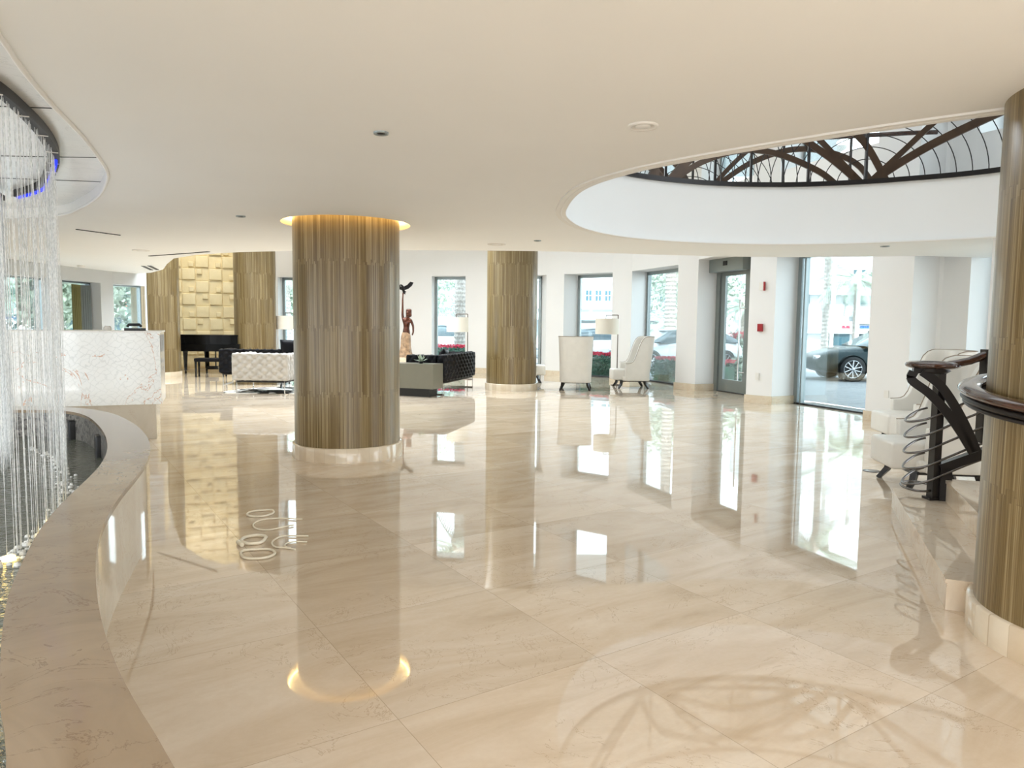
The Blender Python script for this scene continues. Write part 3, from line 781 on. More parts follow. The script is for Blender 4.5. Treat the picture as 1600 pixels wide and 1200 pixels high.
def railing(path, nodes, label, spans, wires=12, posts=()):
    R_ = Rail(path, Z2)
    t_ = thing('fan_railing', label, 'railing', (0,0,0), group=None)
    full = [R_.P(R_.L[-1]*i/120, 0) for i in range(121)]
    m = MB(); m.tube([(x,y,z+.015) for x,y,z in full], 1, 4, smooth=False, flat=(.03,.03)); m.build('bottom_rail', m_bronze, t_)
    m = MB(); m.tube([(x,y,z+HR) for x,y,z in full], 1, 8, flat=(.04,.035)); m.build('handrail', m_mahog, t_)
    for ni, nd in enumerate(nodes):
        for sg in (-1, 1):
            for ex in ((.05,.0,1.15,HR),):
                kx = 1.12 if (sg > 0 and wires == 11 and ni == 1) else 1.0
                m = rib(R_, [(nd+sg*.04,.0),(nd+sg*.35*kx,.34),(nd+sg*.72*kx,.74),(nd+sg*1.12*kx,HR)], .07); 
                if m.v: m.build('rib', m_rib, t_)
            m = rib(R_, [(nd+sg*.06,.0),(nd+sg*.45,.36),(nd+sg*.95,.70),(nd+sg*1.55,.90),(nd+sg*2.1,.86),(nd+sg*2.6,.6),(nd+sg*2.95,.0)], .085) if kx == 1 else rib(R_, [(nd+.06,.0),(nd+.42,.24),(nd+.85,.47),(nd+1.45,.70),(nd+2.2,.88),(nd+3.2,.96)], .10)
            if m.v: m.build('rib', m_rib, t_)
            if wires < 9 or sg < 0 or ni: continue
            m = rib(R_, [(nd+sg*.10,.0),(nd+sg*.55,.28),(nd+sg*1.1,.46),(nd+sg*1.6,.42),(nd+sg*2.1,.2),(nd+sg*2.35,.0)], .075)
            if m.v: m.build('rib', m_rib, t_)
        m = MB(); a, b = R_.P(nd,0), R_.P(nd,HR); m.bar(a, b, .045, .03); m.build('post', m_bronze, t_)
        for k_ in range(2, wires+2):
            rad = .17*k_; q = []
            for j in range(41):
                an = PI*j/40; s_, h_ = nd+rad*math.cos(an), rad*math.sin(an)*.9
                if h_ <= HR and 0 < s_ < R_.L[-1]: q.append(R_.P(s_, h_))
                elif len(q) > 1:
                    m = MB(); m.tube(q, .006, 5); m.build('wire', m_bronze, t_); q = []
                else: q = []
            if len(q) > 1: m = MB(); m.tube(q, .006, 5); m.build('wire', m_bronze, t_)
    for s_ in posts:
        m = MB(); m.bar(R_.P(s_,0), R_.P(s_,HR), .035, .03); m.build('post', m_bronze, t_)
    return t_, R_
# path along the far side of the opening, from its left tip round to the right
iv = min(range(len(VOID)), key=lambda i: math.dist(VOID[i], (.46,6.9)))
ve = min(range(len(VOID)), key=lambda i: math.dist(VOID[i], (6.0,8.6)))
pth = [VOID[i] for i in range(iv, ve+1)]
R0 = Rail(pth, Z2)
def s_at(R_, x, y): return R_.L[R_.near(x, y)]
nA, nB = s_at(R0, 1.95, 9.62), s_at(R0, 4.72, 9.60) - .12
railing(pth, [nA, nB], 'dark bronze fan-pattern railing along the far edge of the ceiling opening', None, 11, posts=(nA+.75, nA+1.25, nA+2.0))
nv = len(VOID); pth2 = [VOID[(ve+i) % nv] for i in range(0, (iv-ve) % nv + 1)]
R1 = Rail(pth2, Z2)
railing(pth2, [1.2, 4.1, 6.6], 'fan-pattern upper railing along the near edge of the ceiling opening, seen in the floor reflection', None, 8)
ed = crom(EDGE[:13], 5); R2 = Rail(ed, Z2)
railing([(x, y-.06) for x, y in ed], [s_at(R2, 2.75,11.7), s_at(R2,0,11.2)], 'fan-pattern railing farther back on the upper floor edge', None, 7, posts=(1.2, 2.2))

# ------------------------------------------------------------------ staircase
e = Vector((.364,.931)).normalized(); nrm = Vector((e[1], -e[0])); A0 = Vector((2.40,3.87)); A1 = Vector((3.17,5.84))
ST = thing('staircase', 'cream marble staircase rising to the right behind the nearest column', 'staircase')
for k_ in range(10):
    o_ = .335*k_; h0 = .172*k_
    p = [A0+nrm*o_, A1+nrm*(o_ - (.0 if k_ == 0 else 0)), A1+nrm*(o_+.36), A0+nrm*(o_+.36)]
    if k_ == 0: p = [A0, A1+Vector((.12,.30)), A1+nrm*.5+Vector((.1,.3)), A1+nrm*.36, A0+nrm*.36]
    p = [(q[0], q[1]) for q in p]
    m = MB(); m.prism(p, 0, .172*(k_+1)-.025)
    q = [(a_[0]-nrm[0]*.008, a_[1]-nrm[1]*.008) for a_ in p]; m.prism(q, .172*(k_+1)-.025, .172*(k_+1))
    m.build('step', m_step, ST)
SR = thing('stair_railing', 'dark bronze stair railing with mahogany handrail and looping steel wires', 'stair railing')
P0 = Vector((3.40,5.74)); SL = .50
def along(s_, h_): return (P0[0]+nrm[0]*s_, P0[1]+nrm[1]*s_, .172+h_+max(0, s_-.12)*SL)
m = MB()
loop = [(P0[0]-.03+.15*math.cos(a_), P0[1]+.05+.15*math.sin(a_), .172+1.08) for a_ in [PI*.1+2*PI*i/24 for i in range(24)]]
m.tube(loop, 1, 10, closed=True, flat=(.05,.028)); m.lathe([(.13,-.02),(.13,.02)], 20, (P0[0]-.03,P0[1]+.05,.172+1.08))
m.tube([along(.05,1.08),along(.2,1.08),along(.4,1.08),along(3.2,1.08)], 1, 10, flat=(.045,.032)); m.build('handrail', m_mahog, SR)
m = MB(); m.bar((P0[0],P0[1],.172),(P0[0],P0[1],1.26),.085,.055); m.bar((P0[0],P0[1],.172),(P0[0],P0[1],.19),.11,.11)
m.build('newel_post', m_bronze, SR)
def aze(s_, z, dep=0): return (P0[0]+nrm[0]*s_+e[0]*dep, P0[1]+nrm[1]*s_+e[1]*dep, z)
for pts_ in ([(-.19,1.20),(-.20,1.13),(-.075,1.03),(.044,.90),(.154,.743),(.25,.58)], [(-.13,1.20),(-.05,1.14),(.02,1.07),(.11,.93),(.20,.756),(.27,.59)]):
    m = MB(); m.tube(crom([aze(a_, z_, -.05) for a_, z_ in pts_], 5), 1, 4, smooth=False, flat=(.016,.034)); m.build('curved_bar', m_bronze, SR)
m = MB(); m.tube([aze(-.19,1.215),aze(.02,1.215)], 1, 4, smooth=False, flat=(.05,.03)); m.lathe([(.10,1.185),(.13,1.205),(.115,1.225),(.125,1.235)], 24, (P0[0]-.03,P0[1]+.05,0)); m.build('rail_block', m_bronze, SR)
for s_ in (.31, 1.25, 2.2):
    m = MB(); a_, b_ = aze(s_, .50+SL*s_), aze(s_, 1.23+SL*s_); m.bar(a_, b_, .085, .05); m.build('baluster', m_bronze, SR)
for k_ in range(6):
    if k_ == 0:
        m = MB(); m.tube([aze(-.10+.115*math.cos(2*PI*i/28), .245, .12+.20*math.sin(2*PI*i/28)) for i in range(28)], .010, 6, closed=True); m.build('wire', m_wire, SR); continue
    z0 = .335 + .128*(k_-1)
    q = [aze(-.02, z0+.03, .34), aze(-.10, z0-.0, .32), aze(-.185, z0-.045, .20), aze(-.21, z0-.062, .08), aze(-.17, z0-.05, -.03), aze(-.06, z0-.015, -.06), aze(.10, z0+.075, -.05), aze(.35, z0+.21, -.04), aze(1.2, z0+.21+.85*SL, -.04), aze(3.0, z0+.21+2.65*SL, -.04)]
    m = MB(); m.tube(crom(q, 5), .0095, 6); m.build('wire', m_wire, SR)
m = MB(); a_ = along(.10,0)
m.obox((a_[0]-nrm[0]*.02,a_[1]-nrm[1]*.02), tuple(nrm), .04, .05, .172, .44); m.build('stringer_block', m_bronze, SR)
m = MB(); m.tube([aze(.04,.43),aze(.33,.575),aze(3,.575+2.67*SL)], 1, 4, smooth=False, flat=(.05,.035)); m.build('bottom_rail', m_bronze, SR)
# curved handrail hugging the near column
m = MB(); q = []
for i in range(49):
    an = math.radians(60) + math.radians(235)*i/48
    R_ = .665; z = 1.33 - .24*(i/48)
    q.append((COLC[0]+R_*math.cos(an), COLC[1]+R_*math.sin(an), z))
HRc = thing('curved_handrail', 'dark mahogany handrail curving around the nearest column', 'handrail')
m.tube(q, 1, 12, flat=(.055,.026)); m.build('rail', m_mahog, HRc)
m = MB(); m.tube([(x,y,z-.040) for x,y,z in q], 1, 8, flat=(.042,.020)); m.tube([(x,y,z-.068) for x,y,z in q], 1, 8, flat=(.030,.014)); m.build('metal_underside', m_bronze, HRc)

# ------------------------------------------------------------------ wing chairs
def leg_mb(x, y, dx, dy, h=.19):
    m = MB(); m.tube([(x,y,h),(x+dx*.25,y+dy*.25,h*.55),(x+dx,y+dy,0)], [.042,.036,.026], 4, smooth=False); return m
def wing_chair(label, loc, rz, group='white wing chairs'):
    t_ = thing('wing_chair', label, 'armchair', loc, rz, group)
    hw, dp = .37, .42     # half width, half depth; front is -y
    m = MB(); NT, NZ = 40, 12
    def plan(u, off_):       # u in -1..1 from left arm front round the back to the right arm front
        s_ = abs(u); sg = -1 if u < 0 else 1; R_ = hw - off_
        if s_ > .45:
            f_ = (s_-.45)/.55; return (sg*R_, dp-.22-off_*0 - f_*(dp+.22-.2))
        a_ = s_/.45*PI/2; return (sg*R_*math.sin(a_)**.8, dp-.22+(.22-off_)*math.cos(a_)**.8 if a_ < PI/2 else dp-.22)
    def top(u):
        s_ = abs(u)
        if s_ < .45: return 1.27
        f_ = (s_-.45)/.55
        return 1.27 - .66*(1/(1+math.exp(-(f_-.42)*13)))
    cols = []
    for i in range(NT+1):
        u = -1+2*i/NT; th = top(u); o_ = []; i_ = []
        for j in range(NZ+1):
            z = .19+(th-.19)*j/NZ; fl_ = 1+.10*max(0,(z-.3)); rec = .12*max(0, z-.4)
            x, y = plan(u, 0); o_.append((x*fl_, y+rec*(1 if abs(u) < .5 else max(0, 1-(abs(u)-.5)*2)), z))
            x, y = plan(u, .085); i_.append((x*fl_, y+rec*(1 if abs(u) < .5 else max(0, 1-(abs(u)-.5)*2)), z))
        cols.append(o_ + i_[::-1])
    K = 2*(NZ+1); V = [p for c_ in cols for p in c_]; Fc = []
    for i in range(NT):
        for k_ in range(K): Fc.append((i*K+k_, i*K+(k_+1)%K, (i+1)*K+(k_+1)%K, (i+1)*K+k_))
    Fc += [tuple(range(K)), tuple(NT*K+k_ for k_ in range(K))[::-1]]
    m.add(V, Fc, 0, True); o = weld(m.build('backrest', m_leather, t_))
    md = o.modifiers.new('edge', 'BEVEL'); md.width = .012; md.segments = 2; md.angle_limit = .9
    m = MB(); m.tube([ (cols[i][NZ][0], cols[i][NZ][1], cols[i][NZ][2]+.002) for i in range(NT+1)], .006, 6); m.build('piping', m_pipe, t_)
    m = MB(); m.rbox(-.285,.285,-.52,.28,.205,.465,.035); m.build('seat_cushion', m_leather, t_)
    m = MB(); m.rbox(-.34,.34,-.30,.30,.19,.30,.03); m.build('seat_base', m_leather, t_)
    m = MB(); m.box(-.31,.31,-.33,.27,.165,.195); m.build('base_frame', m_legw, t_)
    for sx_ in (-1, 1):
        for sy_ in (-1, 1): leg_mb(sx_*.29, -.03+sy_*.28, sx_*.06, sy_*.09).build('leg', m_legw, t_)
    return t_
wc = wing_chair('white wing chair seen from behind, left of the two by the windows', (1.52,17.25,0), PI-.12)
def chair_copy(label, loc, rz): return dup(wc, loc, rz, label)
chair_copy('white wing chair in profile facing left, under the floor lamp', (2.98,17.95,0), -PI/2+.05)
chair_copy('white wing chair mostly hidden behind the column, only its seat front showing', (.36,19.3,0), PI/2)
chair_copy('cream wing chair right behind the stair railing, nearer of two', (4.16,7.0,0), -PI/2-.12)
chair_copy('cream wing chair farther behind the stair railing, by the stair pillar', (5.25,9.2,0), -PI/2-.1)

# ------------------------------------------------------------------ floor lamps
def floor_lamp(label, loc, rz):
    t_ = thing('floor_lamp', label, 'floor lamp', loc, rz, 'drum shade floor lamps')
    m = MB(); m.lathe([(.15,0),(.15,.018),(.03,.028)], 28, (0,0,0)); m.build('base', m_lamp, t_)
    m = MB(); m.tube([(0,0,.02),(0,0,1.80)], .013, 10); m.tube([(0,0,1.80),(-.31,0,1.80)], .012, 8); m.tube([(-.31,0,1.80),(-.31,0,1.68)], .012, 8); m.build('pole', m_lamp, t_)
    m = MB(); m.lathe([(.30,1.31),(.30,1.71)], 40, (-.28,0,0), cap=False); m.lathe([(.294,1.71),(.294,1.31)], 40, (-.28,0,0), cap=False)
    m.build('lamp_shade', m_shade, t_)
    m = MB(); m.lathe([(.0,1.45),(.04,1.50),(.03,1.56),(.015,1.6)], 12, (-.28,0,0)); m.build('bulb', m_plastic, t_)
    return t_
lp = floor_lamp('floor lamp with cream drum shade between the two white wing chairs', (2.70,18.6,0), 0)
dup(lp, (-1.24,20.0,0), 0, 'floor lamp with cream drum shade behind the black tufted sofa')
dup(lp, (-6.55,21.9,0), 0, 'floor lamp by the narrow window, its shade half hidden behind the middle column')

# ------------------------------------------------------------------ tufted sofas
def sofa(label, loc, rz, Ls, Ds, mat, group, cush=True, hb=.88):
    # local: back along +y side, front -y, length along x
    t_ = thing('tufted_sofa', label, 'sofa', loc, rz, group)
    m = MB(); m.rbox(-Ls/2, Ls/2, Ds/2-.20, Ds/2, .27, hb, .07, tuft=.17, amp=.05); weld(m.build('backrest', mat, t_))
    for sg in (-1, 1):
        m = MB(); m.rbox(*sorted((sg*Ls/2, sg*(Ls/2-.20))), -Ds/2, Ds/2-.19, .27, hb-.01, .07, tuft=.17, amp=.05); weld(m.build('arm', mat, t_))
    m = MB(); m.rbox(-Ls/2+.19, Ls/2-.19, -Ds/2+.01, Ds/2-.18, .25, .46, .05, tuft=.2, amp=.02); weld(m.build('seat', mat, t_))
    for sg in (-1, 1):
        x = sg*(Ls/2-.10); m = MB()
        m.tube([(x,-Ds/2+.06,.27),(x,-Ds/2+.06,.012),(x,Ds/2-.06,.012),(x,Ds/2-.06,.27)], 1, 4, smooth=False, flat=(.012,.012)); m.build('leg', m_chrome, t_)
    m = MB(); m.box(-Ls/2+.08, Ls/2-.08, -Ds/2+.06, Ds/2-.06, .245, .27); m.build('base_frame', m_slot, t_)
    return t_
blk = sofa('black tufted sofa with chrome legs right of the middle column', (-1.60,16.62,0), math.atan2(2.12,.54)+PI, 2.25, .92, m_blackv, None)
def cushion(label, loc, rot, mat, s_=.44):
    m = MB(); n_ = 10; V = []
    for sg in (1, -1):
        for i in range(n_+1):
            for j in range(n_+1):
                u, v = -1+2*i/n_, -1+2*j/n_
                h_ = .09*(max(0,(1-u*u)*(1-v*v)))**.4
                k_ = 1-.06*(1-abs(u*v))
                V.append((u*s_/2*(1-.05*(1-v*v)), sg*h_, v*s_/2*(1-.05*(1-u*u))))
    N_ = (n_+1)**2; Fc = []
    for b_ in (0, N_):
        for i in range(n_):
            for j in range(n_):
                q = (b_+i*(n_+1)+j, b_+i*(n_+1)+j+1, b_+(i+1)*(n_+1)+j+1, b_+(i+1)*(n_+1)+j)
                Fc.append(q if b_ else q[::-1])
    m.add(V, Fc, 0, True); o = weld(m.build('cushion', mat)); o.location = loc; o.rotation_euler = rot
    return tag(o, label, 'cushion')
cushion('black cushion leaning on the back of the black tufted sofa', (-1.62,16.95,.72), (-.25,0,math.atan2(2.12,.54)+PI+.1), m_blackv, .5)
slv = sofa('silver grey tufted loveseat with chrome legs left of the middle column', (-5.32,15.75,0), -.06, 1.24, 1.0, m_silver, None)
slv.rotation_euler = (0, 0, PI-.05)
sofa('long black tufted sofa behind the silver loveseat', (-5.88,17.95,0), PI+.10, 2.5, .95, m_blackv, None)
cushion('black cushion on the long black sofa beside the middle column', (-5.35,17.45,.88), (-.3,0,PI+.3), m_blackv, .48)

# coffee table and hide rug
CT = thing('coffee_table', 'chrome and glass coffee table between the tufted sofas', 'coffee table', (-5.0,16.95,0))
CT.location = (-4.6,16.6,0)
m = MB(); m.box(-.75,.75,-.35,.35,.335,.35); m.build('table_top', m_glass, CT)
for sx_ in (-1, 1):
    m = MB(); m.tube([(sx_*.62,-.3,.335),(sx_*.62,-.3,.02),(sx_*.62,.3,.02),(sx_*.62,.3,.335)], 1, 4, smooth=False, flat=(.02,.02)); m.build('leg', m_chrome, CT)
m = MB(); pts = [(-1.5,-.5),(-1.0,-.8),(-.3,-.62),(.5,-.85),(1.3,-.6),(1.5,0),(1.2,.7),(.4,.6),(-.3,.85),(-1.1,.6)]
m.prism(crom(pts,4,True), .0, .012)
def mk_hide():
    n = N('spotted_cowhide'); v = n.noise(n.coord(), 3.2, 3, .5, .6); return n.bsdf(n.ramp(v, [(.50,(.03,.025,.02)),(.54,(.70,.68,.64))]), .8)
tag(m.build('hide_rug', mk_hide(), loc=(-4.75,16.1,.001)), 'black and white cowhide rug under the coffee table', 'rug')

# box side table with plant, statue on pedestal
BT = thing('side_table', 'olive grey box side table beside the black tufted sofa', 'side table', (-1.64,14.95,0), math.radians(-21))
m = MB(); m.box(-1.3,0,0,.46,.17,.69); m.build('body', m_olive, BT)
m = MB(); m.box(-1.12,-.12,.05,.42,0,.17); m.build('plinth', m_slot, BT)
PL = thing('potted_succulent', 'small green plant on the olive box side table', 'potted plant', (-1.93,15.28,.69))
m = MB(); m.lathe([(.03,0),(.05,.02),(.05,.035),(.04,.035)], 16); m.build('dish', m_slot, PL)
m = MB(); rnd = random.Random(4)
for i in range(34):
    a_ = rnd.random()*2*PI; el = rnd.uniform(.2,1.3); l_ = rnd.uniform(.08,.19); d_ = Vector((math.cos(a_)*math.cos(el), math.sin(a_)*math.cos(el), math.sin(el)))
    s_ = d_.cross(Vector((0,0,1))).normalized()*.022; b_ = Vector((0,0,.035)); mid = b_+d_*l_*.6; tip = b_+d_*l_
    m.add([b_, mid+s_, tip, mid-s_], [(0,1,2,3)])
m.build('leaves', m_leaf2, PL)
m = MB(); m.box(-.28,.28,-.28,.28,0,.60); tag(m.build('statue_pedestal', m_base, loc=(-2.98,20.0,0)), 'low cream pedestal under the bronze statue', 'pedestal')

def skin_obj(name, verts, edges, radii, mat, parent, sub=2, root=0):
    me = bpy.data.meshes.new(name); me.from_pydata(verts, edges, []); me.materials.append(mat)
    o = bpy.data.objects.new(name, me); COL.objects.link(o); o.parent = parent
    md = o.modifiers.new('skin', 'SKIN'); md.use_smooth_shade = True
    lay = me.skin_vertices[0] if len(me.skin_vertices) else None
    for i, r_ in enumerate(radii):
        rr = r_ if isinstance(r_, tuple) else (r_, r_); me.skin_vertices[0].data[i].radius = rr
    for i in range(len(verts)): me.skin_vertices[0].data[i].use_root = (i == root)
    sb = o.modifiers.new('sub', 'SUBSURF'); sb.levels = sub; sb.render_levels = sub
    return o
STT = thing('bronze_statue', 'bronze statue of a robed woman raising a bird, between middle column and window', 'statue', (-2.93,20.0,.60), 0)
bmt = bpy.data.meshes.new('body'); bmt.from_pydata([(0,0,0)],[],[]); 
bm = bmesh.new(); 
V = [(0,0,.62),(0,0,.78),(.01,0,.92),(.02,0,1.03),(.03,0,1.10),(.035,-.01,1.17),(.04,-.015,1.22),(.045,-.02,1.27),   # spine, neck, head
     (-.09,0,1.05),(-.105,.0,1.16),(-.10,0,1.36),(-.10,0,1.56),(-.09,0,1.72),                                   # raised arm
     (.13,0,1.00),(.19,-.02,.86),(.20,-.06,.70),(.17,-.07,.60),                                                 # lowered arm
     (0,0,.50),(0,0,.40),(-.10,-.01,1.77),(-.07,0,1.77),(-.09,.02,1.78)]
E_ = [(0,1),(1,2),(2,3),(3,4),(4,5),(5,6),(6,7),(3,8),(8,9),(9,10),(10,11),(11,12),(3,13),(13,14),(14,15),(15,16),(0,17),(17,18),(12,19),(12,20),(12,21)]
Rr = [.115,.085,.10,.105,.05,.05,.068,.045,.055,.042,.036,.030,.022,.055,.038,.030,.022,.11,.10,.012,.012,.012]
bm.free(); bpy.data.meshes.remove(bmt)
def mkskin(name, V, E_, Rr, mat, parent):
    bm = bmesh.new(); lay = bm.verts.layers.skin.verify()
    vs = [bm.verts.new(v) for v in V]
    for a_, b_ in E_: bm.edges.new((vs[a_], vs[b_]))
    for i, v in enumerate(vs): v[lay].radius = (Rr[i], Rr[i]*.85); v[lay].use_root = (i == 0)
    me = bpy.data.meshes.new(name); bm.to_mesh(me); bm.free(); me.materials.append(mat)
    o = bpy.data.objects.new(name, me); COL.objects.link(o); o.parent = parent
    md = o.modifiers.new('skin', 'SKIN'); md.use_smooth_shade = True
    sb = o.modifiers.new('sub', 'SUBSURF'); sb.levels = 2; sb.render_levels = 2
    return o
mkskin('body', V, E_, Rr, m_skin, STT)
m = MB(); prof = [(.22,0),(.17,.12),(.14,.3),(.135,.45),(.13,.58),(.105,.68)]
NS = 36; VV = []
for k_ in range(NS):
    a_ = 2*PI*k_/NS
    for r_, z_ in prof:
        q = r_*(1+.10*math.sin(a_*7+z_*3)*(1-z_/.75)); VV.append((q*math.cos(a_)-.03*(1-z_), q*.85*math.sin(a_), z_))
K = len(prof); m.add(VV, [(k_*K+j, ((k_+1)%NS)*K+j, ((k_+1)%NS)*K+j+1, k_*K+j+1) for k_ in range(NS) for j in range(K-1)], 0, True)
m.build('skirt', m_skirt, STT)
m = MB(); m.rbox(-.02,.14,-.03,.10,1.10,1.33,.05); m.xf(Matrix.Translation((0,.03,0))); m.build('hair', m_skin, STT)
BV = [(-.08,0,1.80),(-.09,0,1.87),(-.10,0,1.94),(-.14,-.02,1.98),(-.19,-.03,1.96),(-.06,.02,1.77),(-.03,.02,1.72)]
mkskin('bird', BV, [(0,1),(1,2),(2,3),(3,4),(0,5),(5,6)], [.05,.06,.045,.03,.012,.03,.012], m_darkb, STT)
for sg, pts in ((1, [(-.08,0,1.93),(.02,.03,1.98),(.10,.05,2.07),(.19,.06,2.05),(.15,.04,1.96),(.06,.03,1.88),(-.06,0,1.83)]), (-1, [(-.11,0,1.90),(-.17,-.05,1.96),(-.22,-.06,2.02),(-.26,-.07,1.94),(-.20,-.05,1.86),(-.11,0,1.83)])):
    m = MB(); n_ = len(pts); m.add([(x,y-.012,z) for x,y,z in pts]+[(x,y+.012,z) for x,y,z in pts], [tuple(range(n_)), tuple(range(n_,2*n_))[::-1]]+[(i,(i+1)%n_,n_+(i+1)%n_,n_+i) for i in range(n_)]); m.build('wing', m_darkb, STT)

# ------------------------------------------------------------------ grand piano and bench
PN = thing('grand_piano', 'black lacquered grand piano in front of the gold relief wall', 'grand piano', (-8.85,21.65,0), math.radians(6))
outl = crom([(-.88,-.70),(.60,-.70),(.90,-.66),(.92,-.2),(.90,.25),(.45,.55),(0,.72),(-.45,.78),(-.86,.62),(-.90,0)], 5, True)
m = MB(); m.prism(outl, .70, 1.02); m.build('case', m_black, PN)
m = MB(); m.prism([(x*1.02,y*1.03) for x,y in outl], 1.10, 1.135); m.build('lid', m_black, PN)
m = MB(); m.prism([(x,y) for x,y in outl], 1.02, 1.10); m.build('rim', m_black, PN)
m = MB(); m.box(-.80,.78,-.90,-.62,.66,.74); m.box(-.88,-.78,-.92,-.6,.66,.88); m.box(.78,.90,-.92,-.6,.66,.88); m.build('keybed', m_black, PN)
m = MB(); m.box(-.80,.80,-.88,-.70,.74,.86); m.build('fallboard', m_black, PN)
for x, y in ((-.72,-.55),(.72,-.55),(-.45,.5)):
    m = MB(); m.tube([(x,y,.70),(x,y,.5),(x,y,.09)], [.075,.06,.04], 4, smooth=False); m.lathe([(.02,0),(.035,.03),(.02,.09)], 10, (x,y,0)); m.build('leg', m_black, PN)
m = MB(); m.bar((-.10,-.45,.2),(-.10,-.45,.7),.03); m.bar((.10,-.45,.2),(.10,-.45,.7),.03); m.box(-.16,.16,-.52,-.40,.12,.22); m.build('pedal_lyre', m_black, PN)
PB = thing('piano_bench', 'black piano bench in front of the grand piano', 'bench', (-8.30,19.9,0), math.radians(6))
m = MB(); m.rbox(-.40,.40,-.18,.18,.42,.52,.03); m.build('seat', m_blackv, PB)
for sx_ in (-1,1):
    for sy_ in (-1,1): m = MB(); m.tube([(sx_*.36,sy_*.14,.43),(sx_*.36,sy_*.14,0)], [.032,.022], 4, smooth=False); m.build('leg', m_black, PB)

# ------------------------------------------------------------------ ceiling fittings
def disc(name, label, cat, x, y, r_, mat, z=Z1, h_=.012, group=None, inner=None):
    m = MB(); m.lathe([(r_,0),(r_*.97,-h_),(r_*.75,-h_*.9),(r_*.72,-h_*.3),(0,-h_*.3)], 32, (0,0,0), cap=False)
    o = m.build(name, mat, loc=(x,y,z)); tag(o, label, cat, group)
    if inner:
        m = MB(); m.lathe([(r_*.5,-h_*.35),(r_*.5,-h_*.8),(0,-h_*.8)], 20, cap=False); m.build('cover', inner, o)
    return o
disc('ceiling_speaker', 'round white ceiling speaker nearest the viewer, left of the ceiling opening', 'ceiling speaker', .72, 4.17, .085, m_plastic, inner=m_trimw)
disc('sprinkler_cover', 'small dark sprinkler plate on the ceiling above the middle column', 'sprinkler', -.79, 4.38, .045, m_frame, inner=m_slot)
disc('sprinkler_cover', 'small dark sprinkler plate on the ceiling left of the middle column', 'sprinkler', -2.92, 7.85, .05, m_frame, inner=m_slot)
disc('ceiling_speaker', 'round white ceiling speaker above the reception desk', 'ceiling speaker', -6.0, 11.78, .13, m_plastic, inner=m_trimw)
disc('ceiling_speaker', 'round white ceiling speaker above the far striped column', 'ceiling speaker', -.24, 10.3, .13, m_plastic, inner=m_trimw)
disc('sprinkler_cover', 'small sprinkler plate at the far ceiling edge right of the white wing chairs ceiling slot', 'sprinkler', 5.07, 10.0, .06, m_frame, inner=m_slot)
disc('sprinkler_cover', 'small sprinkler plate on the ceiling between speaker and far edge', 'sprinkler', .32, 9.8, .05, m_frame, inner=m_slot)
def slotv(label, a, b, w_=.05):
    m = MB(); m.bar((a[0],a[1],Z1-.003),(b[0],b[1],Z1-.003),w_,.01); tag(m.build('slot_diffuser', m_slot), label, 'air slot')
slotv('thin black air slot in the ceiling above the reception desk', (-5.45,9.14), (-5.22,9.71), .035)
slotv('thin black air slot along the ceiling edge before the gold wall', (-6.37,12.80), (-4.95,11.88), .05)
slotv('short black air slot in the ceiling by the left wall, outer of two', (-7.70,15.18), (-8.10,16.35), .07)
slotv('short black air slot in the ceiling by the left wall, inner of two', (-7.52,15.08), (-7.92,16.25), .07)
m = MB(); m.lathe([(.07,0),(.07,-.03),(.04,-.05),(0,-.05)], 20, cap=False); tag(m.build('smoke_detector', m_plastic, loc=(-9.0,15.2,Z1)), 'white smoke detector on the ceiling by the grey left wall', 'smoke detector')
m = MB(); m.lathe([(.09,0),(.09,.004),(.06,.006),(0,.006)], 28, cap=False); tag(m.build('floor_box', m_wire, loc=(3.90,7.72,0)), 'round metal floor outlet cover left of the stair railing', 'floor outlet')

# cables lying on the floor
m_cable = plain('white_cable', (.80, .74, .60), .4)
def cable(name, label, pts, closed, r_=.008, z=.009):
    q = crom([(x,y,z) for x,y in pts], 6, closed); m = MB(); m.tube(q, r_, 6, closed=closed); return tag(m.build(name, m_cable), label, 'cable', None)
cable('cable_loop', 'loop of white cable on the floor farthest from the viewer', [(-2.1,5.66),(-2.08,5.74),(-1.96,5.79),(-1.91,5.73),(-1.91,5.66),(-1.96,5.59),(-2.05,5.59)], True)
cable('cable_loop', 'large thin cable loop on the floor before the middle column', [(-1.62,5.52),(-1.80,5.54),(-1.91,5.5),(-1.95,5.42),(-1.93,5.32),(-1.87,5.24),(-1.79,5.22),(-1.71,5.28),(-1.64,5.36)], False, .006)
cable('cable_loop', 'twisted cream cable coil with a white plug on the floor', [(-1.88,4.94),(-1.88,5.02),(-1.82,5.07),(-1.75,5.05),(-1.73,5.0),(-1.73,4.9),(-1.8,4.87),(-1.86,4.91)], True, .012, .013)
cable('cable_plug', 'white plug lying at the end of the cream cable coil', [(-1.885,4.90),(-1.86,4.865),(-1.83,4.83)], False, .016, .017)
cable('cable_loop', 'oval loop of white cable nearest to the viewer', [(-1.78,4.67),(-1.78,4.73),(-1.70,4.76),(-1.62,4.76),(-1.56,4.69),(-1.57,4.61),(-1.63,4.57),(-1.72,4.58)], True, .009, .01)
cable('cable_loop', 'open arc of thin cable right of the cream coil', [(-1.45,5.08),(-1.54,5.08),(-1.63,5.07),(-1.66,4.98),(-1.65,4.9),(-1.6,4.82),(-1.52,4.8),(-1.45,4.77)], False, .006)
cable('cable_loop', 'small inner arc of thin cable right of the cream coil', [(-1.42,4.94),(-1.51,4.94),(-1.55,4.9),(-1.54,4.84),(-1.49,4.8)], False, .005)

